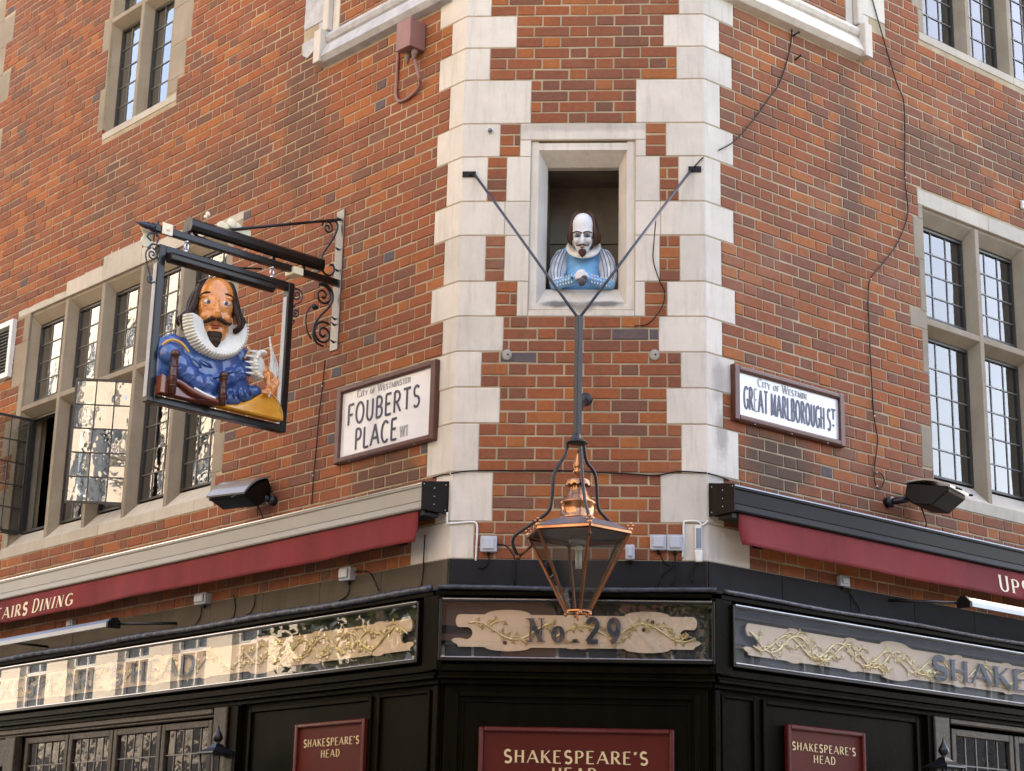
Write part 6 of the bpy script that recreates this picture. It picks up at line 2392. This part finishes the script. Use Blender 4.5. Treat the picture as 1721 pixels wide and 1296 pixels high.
q = MB()
for a in [(BX, 5.33, -.20, .115, .16, .095), (BX, 5.42, -.20, .125, .10, .085), (BX - .075, 5.49, -.20, .075, .065, .065), (BX + .075, 5.49, -.20, .075, .065, .065), (BX, 5.28, -.19, .13, .07, .09)]:
    bb(q, *a)
o = q.build('doublet', M['lightblue'], bt)
remesh(o, 0.005, 3)
q = MB()
for sg in (-1, 1):
    for a in [(BX + sg * .130, 5.475, -.19, .052, .055, .06), (BX + sg * .150, 5.41, -.175, .056, .09, .065), (BX + sg * .165, 5.345, -.155, .052, .08, .065), (BX + sg * .160, 5.29, -.135, .045, .06, .055)]:
        bb(q, *a)
sl = q.each('sleeve', M['palewhite'], bt, per=4, fix=lambda o_: remesh(o_, 0.005, 3))[0]
q = MB()
for sg in (-1, 1):
    for k in range(4):
        u = k - 1.5
        P_ = smooth_path([W3(BX + sg * (.125 + .016 * u), 5.515 - abs(u) * .01, -.135), W3(BX + sg * (.150 + .022 * u), 5.44, -.112), W3(BX + sg * (.165 + .022 * u), 5.36, -.092), W3(BX + sg * (.160 + .016 * u), 5.295, -.085)], 5)
        q.tube(P_, 0.0035, 6)
q.build('sleeve_stripe', simple('painted_stripe_blue_grey', (0.13, 0.21, 0.34), (0.09, 0.15, 0.25), 0.35), sl)
q = MB()
for sg in (-1, 1):
    for k in range(7):
        t = k / 6
        bb(q, BX + sg * (.165 - .125 * t), 5.268 - .004 * t + .012 * t * t, -.105 + .085 * t, .034, .034 - .004 * t, .034)
fo_ = q.each('forearm', M['lightblue'], bt, per=7, fix=lambda o_: remesh(o_, 0.004, 2))[0]
q = MB()
for sg in (-1, 1):
    for i in range(7):
        for j in range(3):
            t = i / 6.5
            x = BX + sg * (.168 - .115 * t)
            q.ell(W3(x, 5.246 + .022 * j, -.070 + .085 * t + .004 * (1 - abs(j - 1))), [XX * .0048, ZZ * .008, YY * .006], 4)
q.build('sleeve_slash', M['palewhite'], fo_)
q = MB()
for a in [(BX - .015, 5.292, .0, .032, .024, .028, 20), (BX + .012, 5.284, .01, .034, .022, .028, -15), (BX - .045, 5.275, -.01, .018, .022, .022)]:
    bb(q, *a)
for k in range(4):
    P_ = smooth_path([W3(BX + .035 - .004 * k, 5.296 - .010 * k, .012), W3(BX + .008, 5.300 - .011 * k, .038), W3(BX - .022, 5.294 - .011 * k, .036), W3(BX - .035, 5.286 - .009 * k, .022)], 4)
    q.tube(P_, 0.0068, 6)
q.tube(smooth_path([W3(BX - .03, 5.30, .02), W3(BX - .005, 5.312, .034), W3(BX + .02, 5.306, .034)], 4), .0075, 6)
o = q.build('hands', M['palewhite'], bt)
remesh(o, 0.0028, 1)
q = MB()
bb(q, BX + .004, 5.240, .035, .026, .030, .028, -35)
bb(q, BX + .018, 5.262, .045, .02, .014, .018)
q.build('missing_hand_core', simple('broken_grey_core', (0.10, 0.10, 0.115), (0.05, 0.05, 0.055), 0.8, ns=30, bmp=.8), bt)
q = MB()
bb(q, BX - .060, 5.270, .012, .0095, .0085, .008)
q.build('fist_hollow', M['chair'], bt)
# ruff
vs, fs = [], []
n = 160
for i in range(n):
    th = 2 * math.pi * i / n
    pl = math.sin(th * 40)
    for j, (r, d) in enumerate(((0.052, 0.004), (0.085, .012), (0.094, .006), (0.088, -.012))):
        am = (0, .004, .006, .004)[j]
        rr = r + am * pl
        x = rr * math.cos(th)
        y = rr * math.sin(th) * 0.85
        z = 5.478 + d - 0.50 * (-y) * -1 * 0.9
        # tilt: front of the ruff lower than the back
        vs.append(Vector((BX + 0.004 + x * 1.12, 0.135 + y * 1.05, 5.522 + d + y * 1.15)))
for i in range(n):
    l = (i + 1) % n
    for j in range(3):
        fs.append((i * 4 + j, l * 4 + j, l * 4 + j + 1, i * 4 + j + 1))
q = MB()
q.add(vs, fs, True)
q.build('ruff', M['rufwhite'], bt)
# head bent forward
q = MB()
hx, hz, ho = 0.757, 5.605, -0.10
for a in [(hx, 5.628, -.122, .067, .084, .080), (hx, 5.600, -.108, .064, .08, .070), (hx, 5.545, -.085, .054, .055, .055), (hx, 5.505, -.075, .036, .035, .036), (hx, 5.50, -.14, .045, .06, .04),
          (hx + .032, 5.548, -.045, .020, .020, .018), (hx - .032, 5.548, -.045, .020, .020, .018), (hx + .028, 5.595, -.040, .026, .009, .012), (hx - .028, 5.595, -.040, .026, .009, .012)]:
    bb(q, *a)
for z, r, d in ((5.575, .008, -.030), (5.56, .010, -.022), (5.545, .012, -.015), (5.535, .014, -.015)):
    bb(q, hx, z, d, r, .012, .014)
hd = q.build('head', M['palewhite'], bt)
remesh(hd, 0.0032, 4)
q = MB()
for sx in (-.028, .028):
    bb(q, hx + sx, 5.573, -.0385, .0185, .010, .008)
q.each('eye', M['eyegrey'], hd)
q = MB()
for sx in (-.027, .029):
    bb(q, hx + sx, 5.573, -.0315, .0065, .0065, .003)
q.each('pupil', M['pupil'], hd)
q = MB()
for sx in (-.029, .029):
    q.tube([W3(hx + sx + .025 * math.cos(t), 5.583 + .014 * math.sin(t), -.023 - .010 * abs(math.cos(t))) for t in [R_(12 + 19.5 * k) for k in range(9)]], 0.0034, 5)
q.each('eyebrow', M['bhair'], hd)
q = MB()
for sg in (-1, 1):
    q.tube(smooth_path([W3(hx + sg * .003, 5.522, -.013), W3(hx + sg * .018, 5.519, -.018), W3(hx + sg * .032, 5.520, -.028), W3(hx + sg * .038, 5.527, -.036)], 4), [.0045, .005, .005, .005, .005, .0045, .004, .004, .0035, .003, .002, .0015, .001], 6)
q.build('moustache', M['bhair'], hd)
q = MB()
bb(q, hx, 5.507, -.030, .013, .0035, .005)
q.build('lips', M['lip'], hd)
q = MB()
for a in [(hx, 5.483, -.045, .024, .020, .018), (hx, 5.470, -.045, .016, .016, .013)]:
    bb(q, *a)
o = q.build('beard', M['bhair'], hd)
remesh(o, 0.003, 1)
q = MB()
for sg in (-1, 1):
    for k in range(12):
        u = k / 11
        w_ = 1.0 if sg > 0 else 0.3
        P_ = smooth_path([W3(hx + sg * (.030 + .01 * u), 5.722 - .01 * u, -.13 - .05 * u), W3(hx + sg * (.055 + .008 * u), 5.685, -.105 - .06 * u), W3(hx + sg * (.066 + .012 * u * w_), 5.62, -.085 - .06 * u), W3(hx + sg * (.070 + .022 * u * w_), 5.58, -.080 - .05 * u), W3(hx + sg * (.068 + .02 * u * w_), 5.545, -.078 - .05 * u), W3(hx + sg * (.060 + .015 * u * w_), 5.528, -.085 - .04 * u)], 4)
        n_ = len(P_)
        q.tube(P_, [.004 + .0095 * math.sin(math.pi * min(1, (i + 1) / n_)) for i in range(n_)], 6)
q.build('hair', M['bhair'], hd)

_c = Vector((hx, 0.12, 5.50))
hd.matrix_basis = Matrix.Translation(_c) @ Matrix.Rotation(R_(15), 4, 'X') @ Matrix.Scale(1.10, 4) @ Matrix.Translation(-_c)
# ================================================================ STREET AND THE HOUSES OPPOSITE (met only as light and reflections)
q = MB()
q.add([Vector((-150, -150, 0)), Vector((150, -150, 0)), Vector((150, 150, 0)), Vector((-150, 150, 0))], [(0, 1, 2, 3)])
structure(q.build('ground', M['paving']))
q = MB()
q.box(FR, -60, 60, 0.0005, 0.004, 3.0, 13.0)
structure(q.build('road', M['asphalt']))


def house(F, s0, s1, h, o0, bay, win_w, z_list, win_h, wall, root_label, depth=9.0, sill=True, shop=True):
    """facade facing the pub; F with o measured outwards from the pub wall"""
    root = thing('opposite_building', root_label, 'building', F.P((s0 + s1) / 2, 0, o0), None)
    holes = []
    s = s0 + (bay - win_w) / 2
    while s + win_w < s1:
        for z in z_list:
            holes.append((s, s + win_w, z, z + win_h))
        s += bay
    q = MB()
    wall_sheet(q, F, s0, s1, 0, h, holes, o0, o0 + 0.3)
    q.box(F, s0, s1, h, h + 0.5, o0 - 0.25, o0 + 0.4)
    q.box(F, s0, s1, h - 0.5, h - 0.3, o0 - 0.12, o0)
    for z in z_list[1:]:
        q.box(F, s0, s1, z - 0.75, z - 0.6, o0 - 0.08, o0)
    q.build('wall', wall, root)
    if shop:  # unseen dark ground-floor fronts, added to cut light bounced up from below
        q = MB()
        s = s0
        while s < s1 - 1:
            q.box(F, s + .1, min(s + 3.9, s1), 0.3, 4.0, o0 - 0.12, o0 - 0.02)
            s += 4.0
        q.each('shopfront', M['roof'], root)
    q = MB()
    q.box(F, s0, s1, 0, h, o0 + depth, o0 + depth + .2)
    q.box(F, s0, s0 + .2, 0, h, o0 + .3, o0 + depth)
    q.box(F, s1 - .2, s1, 0, h, o0 + .3, o0 + depth)
    q.box(F, s0, s1, h + .5, h + .6, o0, o0 + depth)
    q.build('roof', M['roof'], root)
    gm = MB()
    fm = MB()
    for a, b, c, d in holes:
        gm.box(F, a, b, c, d, o0 + 0.20, o0 + 0.22)
        t = 0.05
        m_ = (a + b) / 2
        for (x0, x1, y0, y1) in ((a, a + t, c, d), (b - t, b, c, d), (a, b, c, c + t), (a, b, d - t, d), (m_ - .02, m_ + .02, c, d), (a, b, (c + d) / 2 - .03, (c + d) / 2 + .03)):
            fm.box(F, x0, x1, y0, y1, o0 + 0.13, o0 + 0.18)
        if sill:
            fm.box(F, a - .08, b + .08, c - .09, c, o0 - 0.10, o0 + 0.14)
    gm.build('glazing', M['farglass'], root)
    fm.build('window_frame', M['whiteplastic'], root)
    return root


house(FL, -6.2, 34, 14.5, 9.6, 1.75, 1.0, [1.0, 4.5, 7.5, 10.4], 1.9, M['render'], 'sunlit cream rendered terrace mirrored in the fascia glass and the long window')
house(FR, -5.5, 40, 7.6, 18.0, 2.1, 1.2, [1.0, 4.4], 2.2, M['greyrender'], 'low grey stone building mirrored in the fascia glass below the black awning')


def tree(x, y, h, r, seed, label):
    rt_ = random.Random(seed)
    root = thing('street_tree', label, 'tree', (x, y, 0))
    q = MB()
    q.tube([Vector((x, y, 0)), Vector((x + .1, y, h * .3)), Vector((x + .05, y + .1, h * .75))], [.16, .13, .05], 8)
    for k in range(7):
        a = k * 0.9
        z0 = h * (.35 + .05 * k)
        q.tube([Vector((x, y, z0)), Vector((x + math.cos(a) * r * .5, y + math.sin(a) * r * .5, z0 + h * .12)), Vector((x + math.cos(a) * r * .8, y + math.sin(a) * r * .8, z0 + h * .2))], [.06, .04, .015], 6)
    q.build('trunk', M['bark'], root)
    q = MB()
    cl = []
    for k in range(34):
        th, u = rt_.uniform(0, 6.28), rt_.random() ** .5
        zz_ = rt_.uniform(-.9, 1)
        rr_ = r * u * math.sqrt(1 - zz_ * zz_ * .8)
        cl.append(Vector((x + rr_ * math.cos(th), y + rr_ * math.sin(th), h * .68 + zz_ * h * .30)))
    for c in cl:
        for j in range(150):
            p = c + Vector((rt_.gauss(0, .3), rt_.gauss(0, .3), rt_.gauss(0, .25)))
            a = Vector((rt_.uniform(-1, 1), rt_.uniform(-1, 1), rt_.uniform(-1, 1))).normalized() * rt_.uniform(.05, .09)
            b = a.orthogonal().normalized() * rt_.uniform(.03, .05)
            q.add([p - a, p + b, p + a, p - b], [(0, 1, 2, 3)])
    q.build('crown', M['leaf'], root)


c = FL.P(10.5, 0, 8.2)
tree(c.x, c.y, 7.5, 1.3, 2, 'leafy street tree mirrored at the corner end of the fascia glass')
FF = Frame((WID / 2, 0, 0), (1, 0, 0), (0, -1, 0), 0, 1)
house(FF, -7.5, 9.5, 9.5, 21.0, 2.0, 1.1, [1.0, 4.2, 6.9], 1.7, simple('dark_brick_far', (0.10, 0.045, 0.03), (0.07, 0.035, 0.025), 0.9), 'dark brick house across the junction mirrored in the centre fascia glass')
c = FC.P(1.9, 0, 14.5)
tree(c.x, c.y, 8.0, 2.0, 3, 'leafy street tree mirrored in the centre fascia glass')
